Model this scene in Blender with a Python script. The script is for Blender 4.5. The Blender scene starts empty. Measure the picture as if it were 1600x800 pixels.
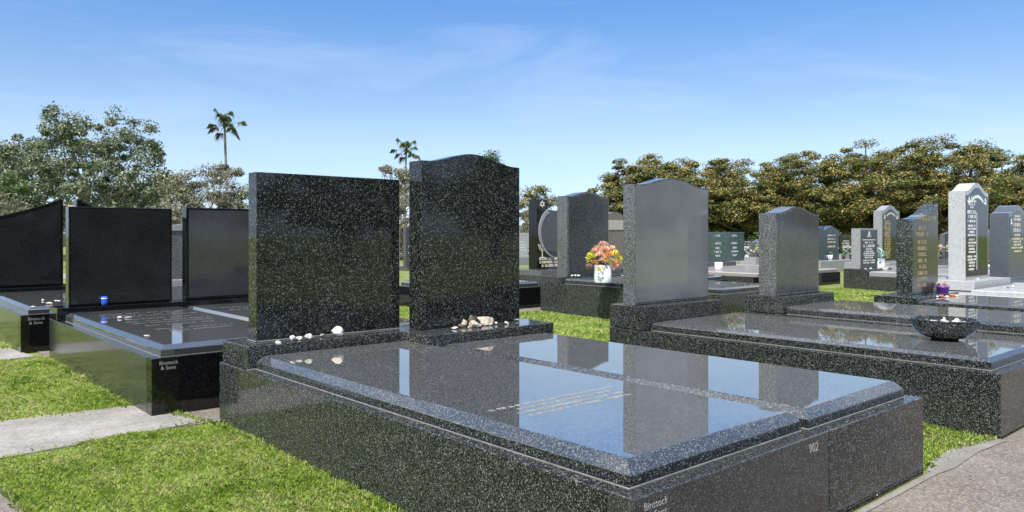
import bpy, bmesh, math, random
import numpy as np
from mathutils import Vector, Matrix, Euler, noise as mnoise
random.seed(7); rng = np.random.default_rng(11)
R = math.radians
scene = bpy.context.scene
COL = scene.collection
# ------------------------------------------------------------------ camera
CAMH = 1.18; FPX = 1197.0; CX = 800.0; HY = 366.0; YAW = 48.6
cam_d = bpy.data.cameras.new("camera"); cam = bpy.data.objects.new("camera", cam_d); COL.objects.link(cam)
cam.location = (0, 0, CAMH); cam.rotation_euler = (R(90), 0, R(YAW - 90))
cam_d.sensor_width = 36.0; cam_d.lens = 36.0 * FPX / 1600.0; cam_d.shift_y = -34.0 / 1600.0
cam_d.clip_start = 0.05; cam_d.clip_end = 2000
scene.camera = cam
# ------------------------------------------------------------------ light
SUN_EL = 60.0; SAZ = math.atan2(-0.92, -0.38)
w = bpy.data.worlds.new("World"); scene.world = w; w.use_nodes = True
nt = w.node_tree; N = nt.nodes; L = nt.links
bg = N['Background']
sky = N.new('ShaderNodeTexSky'); sky.sky_type = 'NISHITA'; sky.sun_disc = False
sky.sun_elevation = R(SUN_EL); sky.sun_rotation = SAZ
sky.air_density = 1.15; sky.dust_density = 0.35; sky.ozone_density = 2.6; sky.altitude = 0
# thin high cloud wisps, laid out by sky direction
tc = N.new('ShaderNodeTexCoord'); mp = N.new('ShaderNodeMapping')
mp.inputs['Scale'].default_value = (1.0, 1.0, 4.2); mp.inputs['Rotation'].default_value = (0.05, 0.12, 0.4)
mp.inputs['Location'].default_value = (1.35, 0.6, 0.9)
L.new(tc.outputs['Generated'], mp.inputs['Vector'])
cn = N.new('ShaderNodeTexNoise'); cn.inputs['Scale'].default_value = 3.1; cn.inputs['Detail'].default_value = 9
cn.inputs['Roughness'].default_value = 0.6; cn.inputs['Distortion'].default_value = 0.5
L.new(mp.outputs['Vector'], cn.inputs['Vector'])
cr = N.new('ShaderNodeValToRGB'); cr.color_ramp.elements[0].position = 0.50; cr.color_ramp.elements[0].color = (0, 0, 0, 1)
cr.color_ramp.elements[1].position = 0.85; cr.color_ramp.elements[1].color = (0.34, 0.34, 0.34, 1)
L.new(cn.outputs['Fac'], cr.inputs['Fac'])
mx = N.new('ShaderNodeMixRGB'); mx.inputs['Color2'].default_value = (3.6, 4.2, 5.2, 1)
# white cumulus banks added out of view overhead, for soft fill and paler reflections
c2 = N.new('ShaderNodeTexNoise'); c2.inputs['Scale'].default_value = 2.4; c2.inputs['Detail'].default_value = 8
mp2 = N.new('ShaderNodeMapping'); mp2.inputs['Scale'].default_value = (1, 1, 2.2); L.new(tc.outputs['Generated'], mp2.inputs['Vector']); L.new(mp2.outputs['Vector'], c2.inputs['Vector'])
r2 = N.new('ShaderNodeMapRange'); r2.inputs['From Min'].default_value = .47; r2.inputs['From Max'].default_value = .60; L.new(c2.outputs['Fac'], r2.inputs['Value'])
sz = N.new('ShaderNodeSeparateXYZ'); L.new(tc.outputs['Generated'], sz.inputs['Vector'])
r3 = N.new('ShaderNodeMapRange'); r3.inputs['From Min'].default_value = .30; r3.inputs['From Max'].default_value = .40; r3.inputs['To Max'].default_value = .85; L.new(sz.outputs['Z'], r3.inputs['Value'])
m3 = N.new('ShaderNodeMath'); m3.operation = 'MULTIPLY'; L.new(r2.outputs['Result'], m3.inputs[0]); L.new(r3.outputs['Result'], m3.inputs[1])
cm = N.new('ShaderNodeMixRGB'); cm.inputs['Color2'].default_value = (7.0, 7.4, 8.0, 1); L.new(m3.outputs[0], cm.inputs['Fac'])
# deepen the blue with height, as in a clear southern sky
sx = N.new('ShaderNodeSeparateXYZ'); L.new(tc.outputs['Generated'], sx.inputs['Vector'])
gr = N.new('ShaderNodeValToRGB'); el = gr.color_ramp.elements
el[0].position = 0; el[0].color = (.46, .62, 1.08, 1); el[1].position = 1; el[1].color = (1.0, 1.0, 1.0, 1)
for q_, c_ in ((.05, (.50, .60, .90)), (.113, (.60, .62, .78)), (.177, (.53, .58, .69)), (.29, (.38, .54, .74)), (.45, (.9, 1.0, 1.1))):
    x_ = el.new(q_); x_.color = (*c_, 1)
L.new(sx.outputs['Z'], gr.inputs['Fac'])
mu = N.new('ShaderNodeMixRGB'); mu.blend_type = 'MULTIPLY'; mu.inputs['Fac'].default_value = 1
L.new(sky.outputs['Color'], mu.inputs['Color1']); L.new(gr.outputs['Color'], mu.inputs['Color2'])
L.new(cr.outputs['Color'], mx.inputs['Fac']); L.new(mu.outputs['Color'], mx.inputs['Color1'])
L.new(mx.outputs['Color'], cm.inputs['Color1']); L.new(cm.outputs['Color'], bg.inputs['Color']); bg.inputs['Strength'].default_value = 0.125
sd = bpy.data.lights.new("sun", 'SUN'); sd.energy = 4.0; sd.angle = R(0.53); sd.color = (1.0, 0.955, 0.89)
sun = bpy.data.objects.new("sun", sd); COL.objects.link(sun)
sdir = Vector((math.sin(SAZ) * math.cos(R(SUN_EL)), math.cos(SAZ) * math.cos(R(SUN_EL)), math.sin(R(SUN_EL))))
# sun_rotation is measured from +Y towards +X; SAZ = atan2(x, y)
sun.rotation_euler = sdir.to_track_quat('Z', 'Y').to_euler(); sun.location = (0, 0, 30)
scene.view_settings.view_transform = 'Standard'; scene.view_settings.look = 'None'
scene.view_settings.exposure = 0.90; scene.view_settings.gamma = 1.0; scene.view_settings.use_curve_mapping = False
scene.render.resolution_x = 1024; scene.render.resolution_y = 512
scene.render.engine = 'CYCLES'

# ------------------------------------------------------------------ survey helpers (image bearing + known plane -> world)
ca, sa = math.cos(R(YAW)), math.sin(R(YAW))
def at(px, py, z=0.0):
    D = FPX * (CAMH - z) / (py - HY); l = D * (px - CX) / FPX
    return (ca * D + sa * l, sa * D - ca * l)
def col(px, X=None, Y=None, D=None):
    t = (px - CX) / FPX; d = (ca + sa * t, sa - ca * t)
    k = X / d[0] if X is not None else (Y / d[1] if Y is not None else D)
    return (d[0] * k, d[1] * k)

# ------------------------------------------------------------------ materials
def mat(name):
    m = bpy.data.materials.new(name); m.use_nodes = True
    return m, m.node_tree.nodes, m.node_tree.links, m.node_tree.nodes['Principled BSDF']
def plain(name, c, rough=0.5, metal=0.0, var=0.0, spec=0.5, scale=30):
    m, N, L, b = mat(name)
    b.inputs['Base Color'].default_value = (*c, 1); b.inputs['Roughness'].default_value = rough
    b.inputs['Metallic'].default_value = metal; b.inputs['Specular IOR Level'].default_value = spec
    if var:
        tc = N.new('ShaderNodeTexCoord'); n = N.new('ShaderNodeTexNoise'); n.inputs['Scale'].default_value = scale; n.inputs['Detail'].default_value = 6
        L.new(tc.outputs['Object'], n.inputs['Vector'])
        r = N.new('ShaderNodeValToRGB')
        r.color_ramp.elements[0].position = .3; r.color_ramp.elements[0].color = (*[x * (1 - var) for x in c], 1)
        r.color_ramp.elements[1].position = .7; r.color_ramp.elements[1].color = (*[min(1, x * (1 + var)) for x in c], 1)
        L.new(n.outputs['Fac'], r.inputs['Fac']); L.new(r.outputs['Color'], b.inputs['Base Color'])
        bp = N.new('ShaderNodeBump'); bp.inputs['Strength'].default_value = .3; bp.inputs['Distance'].default_value = .004
        L.new(n.outputs['Fac'], bp.inputs['Height']); L.new(bp.outputs['Normal'], b.inputs['Normal'])
    return m
def granite(name, base, fleck, dens, scale, rough=0.06, ior=1.6, tint=0.35, smudge=0.05, dust_sheen=0.0):
    """polished speckled stone: two sizes of crystals over a dark ground, faint polishing haze"""
    m, N, L, b = mat(name)
    tc = N.new('ShaderNodeTexCoord')
    wn = N.new('ShaderNodeTexNoise'); wn.inputs['Scale'].default_value = scale * 1.3; wn.inputs['Detail'].default_value = 2
    L.new(tc.outputs['Object'], wn.inputs['Vector'])
    vm = N.new('ShaderNodeVectorMath'); vm.operation = 'MULTIPLY_ADD'
    vm.inputs[1].default_value = (0.9 / scale,) * 3
    L.new(wn.outputs['Color'], vm.inputs[0]); L.new(tc.outputs['Object'], vm.inputs[2])
    def layer(sc, d):
        v = N.new('ShaderNodeTexVoronoi'); v.inputs['Scale'].default_value = sc
        L.new(vm.outputs[0], v.inputs['Vector'])
        s = N.new('ShaderNodeSeparateColor'); L.new(v.outputs['Color'], s.inputs['Color'])
        mr = N.new('ShaderNodeMapRange'); mr.interpolation_type = 'SMOOTHSTEP'
        mr.inputs['From Min'].default_value = 1 - d; mr.inputs['From Max'].default_value = 1 - d * 0.35
        L.new(s.outputs['Red'], mr.inputs['Value'])
        return mr.outputs['Result'], s
    f1, s1 = layer(scale, dens); f2, s2 = layer(scale * 2.3, dens * 1.1)
    mm = N.new('ShaderNodeMath'); mm.operation = 'MULTIPLY_ADD'; mm.inputs[1].default_value = 0.7; mm.use_clamp = True
    L.new(f2, mm.inputs[0]); L.new(f1, mm.inputs[2])
    # crystal colour: greys with a slight blue / olive cast
    rp = N.new('ShaderNodeValToRGB'); e = rp.color_ramp.elements
    f = fleck; t = tint
    e[0].position = 0; e[0].color = (f * (1 - t * .5), f * (1 - t * .1), f * (1 + t * .35), 1)
    e[1].position = 1; e[1].color = (f * 1.35, f * 1.28, f * (1.2 - t * .5), 1)
    x = e.new(.45); x.color = (f * .8, f * (.85 + t * .12), f * (.8 - t * .15), 1)
    L.new(s1.outputs['Green'], rp.inputs['Fac'])
    mix = N.new('ShaderNodeMixRGB'); mix.inputs['Color1'].default_value = (*base, 1)
    L.new(mm.outputs[0], mix.inputs['Fac']); L.new(rp.outputs['Color'], mix.inputs['Color2'])
    last = mix.outputs['Color']
    sn = N.new('ShaderNodeTexNoise'); sn.inputs['Scale'].default_value = 2.2; sn.inputs['Detail'].default_value = 7; sn.inputs['Roughness'].default_value = .65
    L.new(tc.outputs['Object'], sn.inputs['Vector'])
    if dust_sheen:  # pale mottle
        dr = N.new('ShaderNodeMapRange'); dr.inputs['From Min'].default_value = .35; dr.inputs['From Max'].default_value = .8
        dr.inputs['To Min'].default_value = dust_sheen * .35; dr.inputs['To Max'].default_value = dust_sheen
        L.new(sn.outputs['Fac'], dr.inputs['Value'])
        d2 = N.new('ShaderNodeMixRGB'); d2.inputs['Color2'].default_value = (.34, .33, .31, 1)
        L.new(dr.outputs['Result'], d2.inputs['Fac']); L.new(last, d2.inputs['Color1']); last = d2.outputs['Color']
    L.new(last, b.inputs['Base Color'])
    rr = N.new('ShaderNodeMapRange'); rr.inputs['From Min'].default_value = .3; rr.inputs['From Max'].default_value = .8
    rr.inputs['To Min'].default_value = rough * .6; rr.inputs['To Max'].default_value = rough + smudge
    L.new(sn.outputs['Fac'], rr.inputs['Value']); L.new(rr.outputs['Result'], b.inputs['Roughness'])
    b.inputs['IOR'].default_value = ior
    return m
G_BOLD = granite('granite_bold_fleck', (.003, .0034, .004), .13, .13, 170, .05, 1.45, .5, dust_sheen=.006)
G_FINE = granite('granite_fine_fleck', (.006, .0065, .0065), .19, .16, 215, .10, 1.45, .3, dust_sheen=.006)
G_TOP = granite('granite_polished_top', (.045, .047, .055), .20, .22, 240, .02, 7.0, .12, smudge=.012, dust_sheen=.07)
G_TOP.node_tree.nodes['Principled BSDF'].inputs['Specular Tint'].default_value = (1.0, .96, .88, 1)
G_EDGE = granite('granite_ledger_edge', (.016, .018, .024), .15, .20, 240, .10, 1.9, .3, dust_sheen=.03)
G_BLACK = granite('granite_black', (.004, .004, .0045), .035, .05, 260, .035, 1.5, .1, smudge=.03)
G_BLACKSIDE = granite('granite_black_kerb', (.008, .009, .009), .11, .20, 230, .14, 1.6, .15, dust_sheen=.03)
G_BLACKTOP = granite('granite_black_top', (.035, .035, .037), .07, .2, 260, .02, 3.0, .1, smudge=.012, dust_sheen=.07)
G_SILVER = granite('granite_silver_face', (.10, .106, .116), .16, .12, 260, .07, 1.9, .1, smudge=.09, dust_sheen=.28)
G_GREY = granite('granite_grey_face', (.034, .037, .043), .12, .17, 230, .09, 1.55, .15, smudge=.08, dust_sheen=.10)
G_GREYFLECK = granite('granite_grey_fleck', (.030, .031, .037), .24, .26, 200, .08, 1.55, .3, dust_sheen=.04)
G_WHITE = granite('granite_white', (.44, .44, .43), .18, .20, 150, .28, 1.45, .05)
G_PALE = granite('granite_pale_grey', (.30, .29, .29), .14, .25, 150, .3, 1.45, .05)
G_GREEN = granite('granite_green', (.018, .06, .058), .20, .26, 90, .1, 1.5, .2)
G_BLUE = granite('granite_blue_grey', (.045, .055, .08), .11, .22, 180, .12, 1.5, .3, dust_sheen=.08)
G_BLACKSHEEN = granite('granite_black_sheen', (.006, .006, .0065), .03, .06, 200, .04, 1.8, .1, smudge=.06, dust_sheen=.045)  # soft grey reflection on the black faces painted in as pale mottling
M_BLACKPANEL = plain('black_panel', (.006, .006, .005), .05)
M_JOINT = plain('grout', (.20, .195, .18), .8, var=.25, scale=18)
M_GOLD = plain('gold_leaf', (.55, .40, .13), .45, .2)
M_CREAM = plain('cream_paint', (.72, .66, .48), .6)
M_WHITE = plain('white_paint', (.72, .72, .70), .5)
M_ENGR = plain('engraving_grey', (.26, .26, .25), .7)
M_FAINT = plain('faint_engraving', (.10, .10, .10), .7)
M_CERAMIC = plain('white_ceramic', (.80, .80, .80), .18)
M_PURPLE = plain('purple_plastic', (.13, .035, .33), .3)
M_BLUEGLASS = plain('blue_glass', (.02, .10, .55), .12)
M_PEBW = plain('pebble_white', (.50, .48, .44), .8, var=.3, scale=40)
M_PEBG = plain('pebble_grey', (.24, .23, .21), .8, var=.35, scale=40)
M_PEBB = plain('pebble_tan', (.48, .40, .31), .85, var=.3, scale=35)
M_PEBD = plain('pebble_dark', (.09, .075, .06), .8, var=.4, scale=35)
M_PEBR = plain('pebble_red', (.38, .12, .07), .8, var=.3, scale=35)
M_BARK = plain('bark', (.15, .12, .09), .9, var=.35, scale=6)
M_BARKPALE = plain('bark_pale', (.36, .29, .22), .9, var=.3, scale=6)
M_BARKGREY = plain('palm_bark', (.20, .18, .16), .9, var=.3, scale=4)
def petal(name, c): return plain(name, c, .6, var=.22, scale=60)
M_PEACH = petal('petal_peach', (.80, .50, .34)); M_ORANGE = petal('petal_orange', (.72, .30, .08)); M_LIME = petal('petal_yellow', (.62, .58, .04))
M_PINK = petal('petal_pink', (.66, .40, .34)); M_LEAFD = petal('leaf_dark', (.03, .07, .02)); M_TEAL = petal('petal_teal', (.22, .45, .36))
M_PLUM = petal('petal_plum', (.13, .05, .13)); M_WPET = petal('petal_white', (.74, .74, .70)); M_RED = petal('petal_red', (.60, .07, .03))
M_DRY = petal('petal_dry', (.38, .24, .16))

def leafmat(name, cols, trans=.25, rough=.55):
    m, N, L, b = mat(name)
    g = N.new('ShaderNodeNewGeometry'); r = N.new('ShaderNodeValToRGB'); e = r.color_ramp.elements
    e[0].position = 0; e[0].color = (*cols[0], 1); e[1].position = 1; e[1].color = (*cols[-1], 1)
    for i, c in enumerate(cols[1:-1]):
        x = e.new((i + 1) / (len(cols) - 1)); x.color = (*c, 1)
    tcx = N.new('ShaderNodeTexCoord'); nz = N.new('ShaderNodeTexNoise'); nz.inputs['Scale'].default_value = 1.1 if 'grass' not in name else 2.5; nz.inputs['Detail'].default_value = 3
    L.new(tcx.outputs['Object'], nz.inputs['Vector'])
    ad = N.new('ShaderNodeMath'); ad.operation = 'MULTIPLY_ADD'; ad.inputs[1].default_value = 1.3; L.new(nz.outputs['Fac'], ad.inputs[0])
    sb = N.new('ShaderNodeMath'); sb.operation = 'SUBTRACT'; sb.inputs[1].default_value = .65; L.new(g.outputs['Random Per Island'], sb.inputs[0])
    L.new(sb.outputs[0], ad.inputs[2]); ad.use_clamp = True
    L.new(ad.outputs[0], r.inputs['Fac']); L.new(r.outputs['Color'], b.inputs['Base Color'])
    b.inputs['Roughness'].default_value = rough; b.inputs['Specular IOR Level'].default_value = .35
    tr = N.new('ShaderNodeBsdfTranslucent'); L.new(r.outputs['Color'], tr.inputs['Color'])
    ms = N.new('ShaderNodeMixShader'); ms.inputs['Fac'].default_value = trans
    L.new(b.outputs['BSDF'], ms.inputs[1]); L.new(tr.outputs['BSDF'], ms.inputs[2])
    L.new(ms.outputs['Shader'], N['Material Output'].inputs['Surface'])
    return m
LM_FIG = leafmat('fig_leaves', [(.035, .055, .014), (.055, .085, .018), (.085, .115, .022), (.15, .14, .035), (.28, .21, .06), (.42, .31, .10)])
LM_GREY = leafmat('grey_green_leaves', [(.04, .06, .022), (.07, .10, .038), (.12, .15, .062), (.22, .25, .14), (.46, .47, .34)])
LM_PALE = leafmat('pale_leaves', [(.09, .085, .045), (.17, .16, .10), (.27, .255, .18), (.12, .115, .06), (.36, .34, .26)])
LM_DARK = leafmat('dark_green_leaves', [(.03, .07, .012), (.06, .12, .02), (.12, .17, .04)])
LM_PALM = leafmat('palm_leaves', [(.035, .065, .015), (.06, .10, .022), (.10, .12, .035)], .15)
LM_PALMDRY = leafmat('palm_dry', [(.10, .07, .035), (.16, .11, .06)], .1)
LM_GRASS = leafmat('grass_blades', [(.17, .29, .030), (.26, .40, .045), (.35, .50, .07), (.44, .57, .11), (.55, .60, .20), (.70, .64, .36)], .35, .6)

def ground_mat(name, cols, s1, s2, bump=.01, rough=.9, specks=None):
    m, N, L, b = mat(name)
    tc = N.new('ShaderNodeTexCoord')
    a = N.new('ShaderNodeTexNoise'); a.inputs['Scale'].default_value = s1; a.inputs['Detail'].default_value = 8; a.inputs['Roughness'].default_value = .62
    c = N.new('ShaderNodeTexNoise'); c.inputs['Scale'].default_value = s2; c.inputs['Detail'].default_value = 5; c.inputs['Roughness'].default_value = .7
    L.new(tc.outputs['Object'], a.inputs['Vector']); L.new(tc.outputs['Object'], c.inputs['Vector'])
    mm = N.new('ShaderNodeMath'); mm.operation = 'MULTIPLY_ADD'; mm.inputs[1].default_value = .5
    L.new(c.outputs['Fac'], mm.inputs[0])
    m2 = N.new('ShaderNodeMath'); m2.operation = 'MULTIPLY'; m2.inputs[1].default_value = .5
    L.new(a.outputs['Fac'], m2.inputs[0]); L.new(m2.outputs[0], mm.inputs[2])
    r = N.new('ShaderNodeValToRGB'); e = r.color_ramp.elements
    e[0].position = .36; e[0].color = (*cols[0], 1); e[1].position = .64; e[1].color = (*cols[-1], 1)
    for i, k in enumerate(cols[1:-1]):
        x = e.new(.36 + .28 * (i + 1) / (len(cols) - 1)); x.color = (*k, 1)
    L.new(mm.outputs[0], r.inputs['Fac']); last = r.outputs['Color']
    if specks:
        v = N.new('ShaderNodeTexVoronoi'); v.inputs['Scale'].default_value = specks[0]; L.new(tc.outputs['Object'], v.inputs['Vector'])
        s = N.new('ShaderNodeSeparateColor'); L.new(v.outputs['Color'], s.inputs['Color'])
        mr = N.new('ShaderNodeMapRange'); mr.inputs['From Min'].default_value = .2; mr.inputs['From Max'].default_value = 1; mr.inputs['To Max'].default_value = specks[1]
        L.new(s.outputs['Green'], mr.inputs['Value'])
        x = N.new('ShaderNodeMixRGB'); L.new(mr.outputs['Result'], x.inputs['Fac']); L.new(last, x.inputs['Color1'])
        rp = N.new('ShaderNodeValToRGB'); rp.color_ramp.elements[0].color = (*specks[2], 1); rp.color_ramp.elements[1].color = (*specks[3], 1)
        L.new(s.outputs['Blue'], rp.inputs['Fac']); L.new(rp.outputs['Color'], x.inputs['Color2']); last = x.outputs['Color']
    L.new(last, b.inputs['Base Color']); b.inputs['Roughness'].default_value = rough; b.inputs['Specular IOR Level'].default_value = .25
    bp = N.new('ShaderNodeBump'); bp.inputs['Strength'].default_value = .6; bp.inputs['Distance'].default_value = bump
    L.new(mm.outputs[0], bp.inputs['Height']); L.new(bp.outputs['Normal'], b.inputs['Normal'])
    return m
M_SOIL = ground_mat('soil_and_turf', [(.07, .085, .02), (.14, .17, .045), (.22, .22, .09)], 3, 60, .02)
M_CONC = ground_mat('weathered_concrete', [(.12, .11, .096), (.225, .21, .188), (.35, .33, .30)], 1.7, 50, .004)
M_AGG = ground_mat('brown_aggregate', [(.075, .060, .048), (.135, .113, .094), (.21, .182, .158)], 1.6, 55, .008, specks=(120, .65, (.045, .038, .032), (.36, .33, .29)))
M_KERB = ground_mat('kerb_concrete', [(.12, .11, .098), (.18, .17, .155), (.25, .235, .215)], 4, 70, .004)

# ------------------------------------------------------------------ object helpers
def mesh_obj(name, bm, m, parent=None, origin=(0, 0, 0)):
    me = bpy.data.meshes.new(name); bm.to_mesh(me); bm.free()
    me.materials.append(m)
    if any(origin): me.transform(Matrix.Translation(-Vector(origin)))
    o = bpy.data.objects.new(name, me); COL.objects.link(o)
    if parent: o.parent = parent
    return o
def tag(o, label=None, cat=None, group=None, kind=None):
    if label: o['label'] = label
    if cat: o['category'] = cat
    if group: o['group'] = group
    if kind: o['kind'] = kind
    return o
def root(name, loc, label, cat, group=None, rz=0):
    o = bpy.data.objects.new(name, None); COL.objects.link(o); o.location = loc; o.rotation_euler = (0, 0, rz)
    o.empty_display_size = .1
    return tag(o, label, cat, group)
def place(o, loc, rz=0):
    o.location = loc; o.rotation_euler = (0, 0, rz); return o
def add_box(bm, x0, x1, y0, y1, z0, z1, bev=.0):
    vs = [bm.verts.new(p) for p in [(x0, y0, z0), (x1, y0, z0), (x1, y1, z0), (x0, y1, z0), (x0, y0, z1), (x1, y0, z1), (x1, y1, z1), (x0, y1, z1)]]
    fs = [bm.faces.new([vs[i] for i in q]) for q in [(3, 2, 1, 0), (4, 5, 6, 7), (0, 1, 5, 4), (1, 2, 6, 5), (2, 3, 7, 6), (3, 0, 4, 7)]]
    if bev:
        es = list({e for f in fs for e in f.edges})
        bmesh.ops.bevel(bm, geom=es, offset=bev, segments=2, affect='EDGES', profile=.5)
def boxo(name, x0, x1, y0, y1, z0, z1, m, parent=None, o=(0, 0, 0), bev=.003):
    bm = bmesh.new(); add_box(bm, x0, x1, y0, y1, z0, z1, bev); return mesh_obj(name, bm, m, parent, o)
def ledger_bm(x0, x1, y0, y1, z0, z1, ch, ins):
    bm = bmesh.new()
    def ring(d, z): return [bm.verts.new(p) for p in [(x0 + d, y0 + d, z), (x1 - d, y0 + d, z), (x1 - d, y1 - d, z), (x0 + d, y1 - d, z)]]
    zs = [(0.002, z0), (0, z0 + .002), (0, z1 - ch), (.003, z1 - ch + .004), (ins - .004, z1 - .002), (ins + .003, z1)]
    rs = [ring(*a) for a in zs]
    for a, b in zip(rs, rs[1:]):
        for i in range(4):
            bm.faces.new([a[i], a[(i + 1) % 4], b[(i + 1) % 4], b[i]])
    bm.faces.new(rs[-1]); bm.faces.new(rs[0][::-1])
    return bm
def outline(kind, w, z0, zs, hump, n=40):
    """front outline in (x,z), anticlockwise seen from -Y; x 0..w"""
    top = []
    for i in range(n + 1):
        u = 1 - i / n                     # right to left
        if kind == 'flat': z = zs
        elif kind == 'hump':              # serpentine: low shoulders, broad centre swell
            t = min(1, abs(u - .5) / .46); z = zs + hump * (.5 + .5 * math.cos(math.pi * t))
        elif kind == 'swoop': z = zs + hump * u ** 2.2
        elif kind == 'swoopl': z = zs + hump * (1 - u) ** 1.9
        elif kind == 'rise': z = zs + hump * u ** 1.25
        elif kind == 'peak': z = zs + hump * (1 - abs(u - .5) * 2)
        elif kind == 'ogee':              # shoulder step then pointed swell
            t = abs(u - .5) * 2; z = zs + hump * (1 - t) ** .8 if t < .86 else zs + hump * .2 * (1 - t) / .14 * 1.0
        elif kind == 'round': t = abs(u - .5) * 2; z = zs + hump * math.sqrt(max(0, 1 - t * t))
        elif kind == 'slant': z = zs + hump * u
        top.append((u * w, z))
    if kind == 'flat': top = [top[0], top[-1]]
    return [(0, z0), (w, z0)] + top
def prism(bm, pts, y0, y1, x0=0.0, bev=.003):
    a = [bm.verts.new((x0 + x, y0, z)) for x, z in pts]; b = [bm.verts.new((x0 + x, y1, z)) for x, z in pts]
    n = len(pts); f1 = bm.faces.new(a); f2 = bm.faces.new(b[::-1])
    for i in range(n): bm.faces.new([a[(i + 1) % n], a[i], b[i], b[(i + 1) % n]])
    if bev:
        es = list(f1.edges) + list(f2.edges)
        bmesh.ops.bevel(bm, geom=es, offset=bev, segments=2, affect='EDGES', profile=.5)
def stone(name, kind, x0, x1, yf, th, z0, zs, hump, m, parent, o, bev=.004):
    bm = bmesh.new(); prism(bm, outline(kind, x1 - x0, z0, zs, hump), yf, yf + th, x0, bev)
    return mesh_obj(name, bm, m, parent, o)
def text(name, s, size, m, parent, loc, rot, o=(0, 0, 0), ext=.0006, align='LEFT', sx=1.0):
    c = bpy.data.curves.new(name, 'FONT'); c.body = s; c.size = size; c.extrude = ext; c.align_x = align; c.space_line = .95
    t = bpy.data.objects.new('tmp', c); COL.objects.link(t)
    bpy.context.view_layer.update()
    me = bpy.data.meshes.new_from_object(t.evaluated_get(bpy.context.evaluated_depsgraph_get()))
    bpy.data.objects.remove(t)
    me.name = name; me.materials.clear(); me.materials.append(m)
    M = Matrix.Translation(Vector(loc) - Vector(o)) @ Euler(rot).to_matrix().to_4x4() @ Matrix.Diagonal((sx, 1, 1, 1))
    me.transform(M)
    ob = bpy.data.objects.new(name, me); COL.objects.link(ob); ob.parent = parent
    return ob
def marks(name, lines, m, parent, O, ux, uy, un, o=(0, 0, 0), seed=1, t=.0012):
    """rows of tiny cut strokes standing for lettering too worn or far to read.
    lines: (centre_u, v, width, height); ux, uy, un = unit vectors of the face"""
    rnd = random.Random(seed); bm = bmesh.new()
    O, ux, uy, un = Vector(O), Vector(ux), Vector(uy), Vector(un)
    for (cu, v, wd, h) in lines:
        u = cu - wd / 2
        while u < cu + wd / 2 - h * .3:
            if rnd.random() < .15: u += h * .55; continue
            lw = h * rnd.uniform(.35, .6)
            k = rnd.random(); segs = []
            s = h * .16
            segs.append((0, 0, s, h))
            if k < .35: segs += [(lw - s, 0, s, h), (s, h * (0 if k < .15 else .84), lw - 2 * s, s)]
            elif k < .7: segs += [(s, h * .84, lw - s, s), (s, h * .42, lw * .6, s)] + ([(s, 0, lw - s, s)] if k < .55 else [])
            else: segs += [(s, 0, lw - s, s)]
            for (a, b, ww, hh) in segs:
                p = O + ux * (u + a) + uy * (v + b)
                q = [p, p + ux * ww, p + ux * ww + uy * hh, p + uy * hh]
                lo = [bm.verts.new(x) for x in q]; hi = [bm.verts.new(x + un * t) for x in q]
                bm.faces.new(hi)
                for i in range(4): bm.faces.new([lo[i], lo[(i + 1) % 4], hi[(i + 1) % 4], hi[i]])
            u += lw + h * .16
    return mesh_obj(name, bm, m, parent, o)
def star(name, m, parent, cx, y, cz, r, o, t=.004, wd=.18, sx=1.0):
    bm = bmesh.new()
    for ph in (90, 270):
        P = [(cx + sx * r * math.cos(R(ph + 120 * k)), cz + r * math.sin(R(ph + 120 * k))) for k in range(3)]
        Q = [(cx + (x - cx) * (1 - wd * 2), cz + (z - cz) * (1 - wd * 2)) for x, z in P]
        tt = t + (.0012 if ph == 270 else 0)
        for i in range(3):
            j = (i + 1) % 3; quad = [P[i], P[j], Q[j], Q[i]]
            a = [bm.verts.new((x, y - tt, z)) for x, z in quad]; b = [bm.verts.new((x, y + .001, z)) for x, z in quad]
            bm.faces.new(a)
            for k in range(4): bm.faces.new([a[k], b[k], b[(k + 1) % 4], a[(k + 1) % 4]])
    bmesh.ops.recalc_face_normals(bm, faces=bm.faces)
    return mesh_obj(name, bm, m, parent, o)

def plinth(p, o, x0, x1, y0, y1, h, side, foot=None, foot_split=None, foot_mats=None, tk=.11, z0=-.05):
    foot = foot or side
    g = .0015
    boxo('side_slab', x0, x0 + tk, y0 + tk + g, y1, z0, h, side, p, o, .0035)
    boxo('side_slab', x1 - tk, x1, y0 + tk + g, y1, z0, h, side, p, o, .0035)
    boxo('head_slab', x0 + tk + g, x1 - tk - g, y1 - tk, y1, z0, h, side, p, o, .0035)
    if foot_split:
        boxo('foot_slab', x0, foot_split - g, y0, y0 + tk, z0, h, foot_mats[0], p, o, .0035)
        boxo('foot_slab', foot_split + g, x1, y0, y0 + tk, z0, h, foot_mats[1], p, o, .0035)
    else:
        boxo('foot_slab', x0, x1, y0, y0 + tk, z0, h, foot, p, o, .0035)
    boxo('infill', x0 + tk + g * 2, x1 - tk - g * 2, y0 + tk + g * 2, y1 - tk - g, z0, h - .012, M_JOINT, p, o, 0)
def ledger(p, o, x0, x1, y0, y1, z0, z1, m, ch=.04, ins=.04):
    boxo('grout_line', x0 - .003, x1 + .003, y0 - .003, y1 - .01, z0 - .008, z0 + .003, M_JOINT, p, o, 0)
    ob = mesh_obj('ledger', ledger_bm(x0, x1, y0, y1, z0 + .004, z1, ch, ins), m, p, o)
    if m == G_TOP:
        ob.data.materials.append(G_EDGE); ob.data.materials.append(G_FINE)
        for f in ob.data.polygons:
            if f.normal.z < .995: f.material_index = 1 if f.normal.z > .2 else 2  # one stone toned by facing: chamfer and sides darker, shade put into colour
    return ob
def base(p, o, x0, x1, y0, y1, z0, z1, m, bev=.004):
    return boxo('base_block', x0, x1, y0, y1, z0 + .002, z1, m, p, o, bev)

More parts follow.
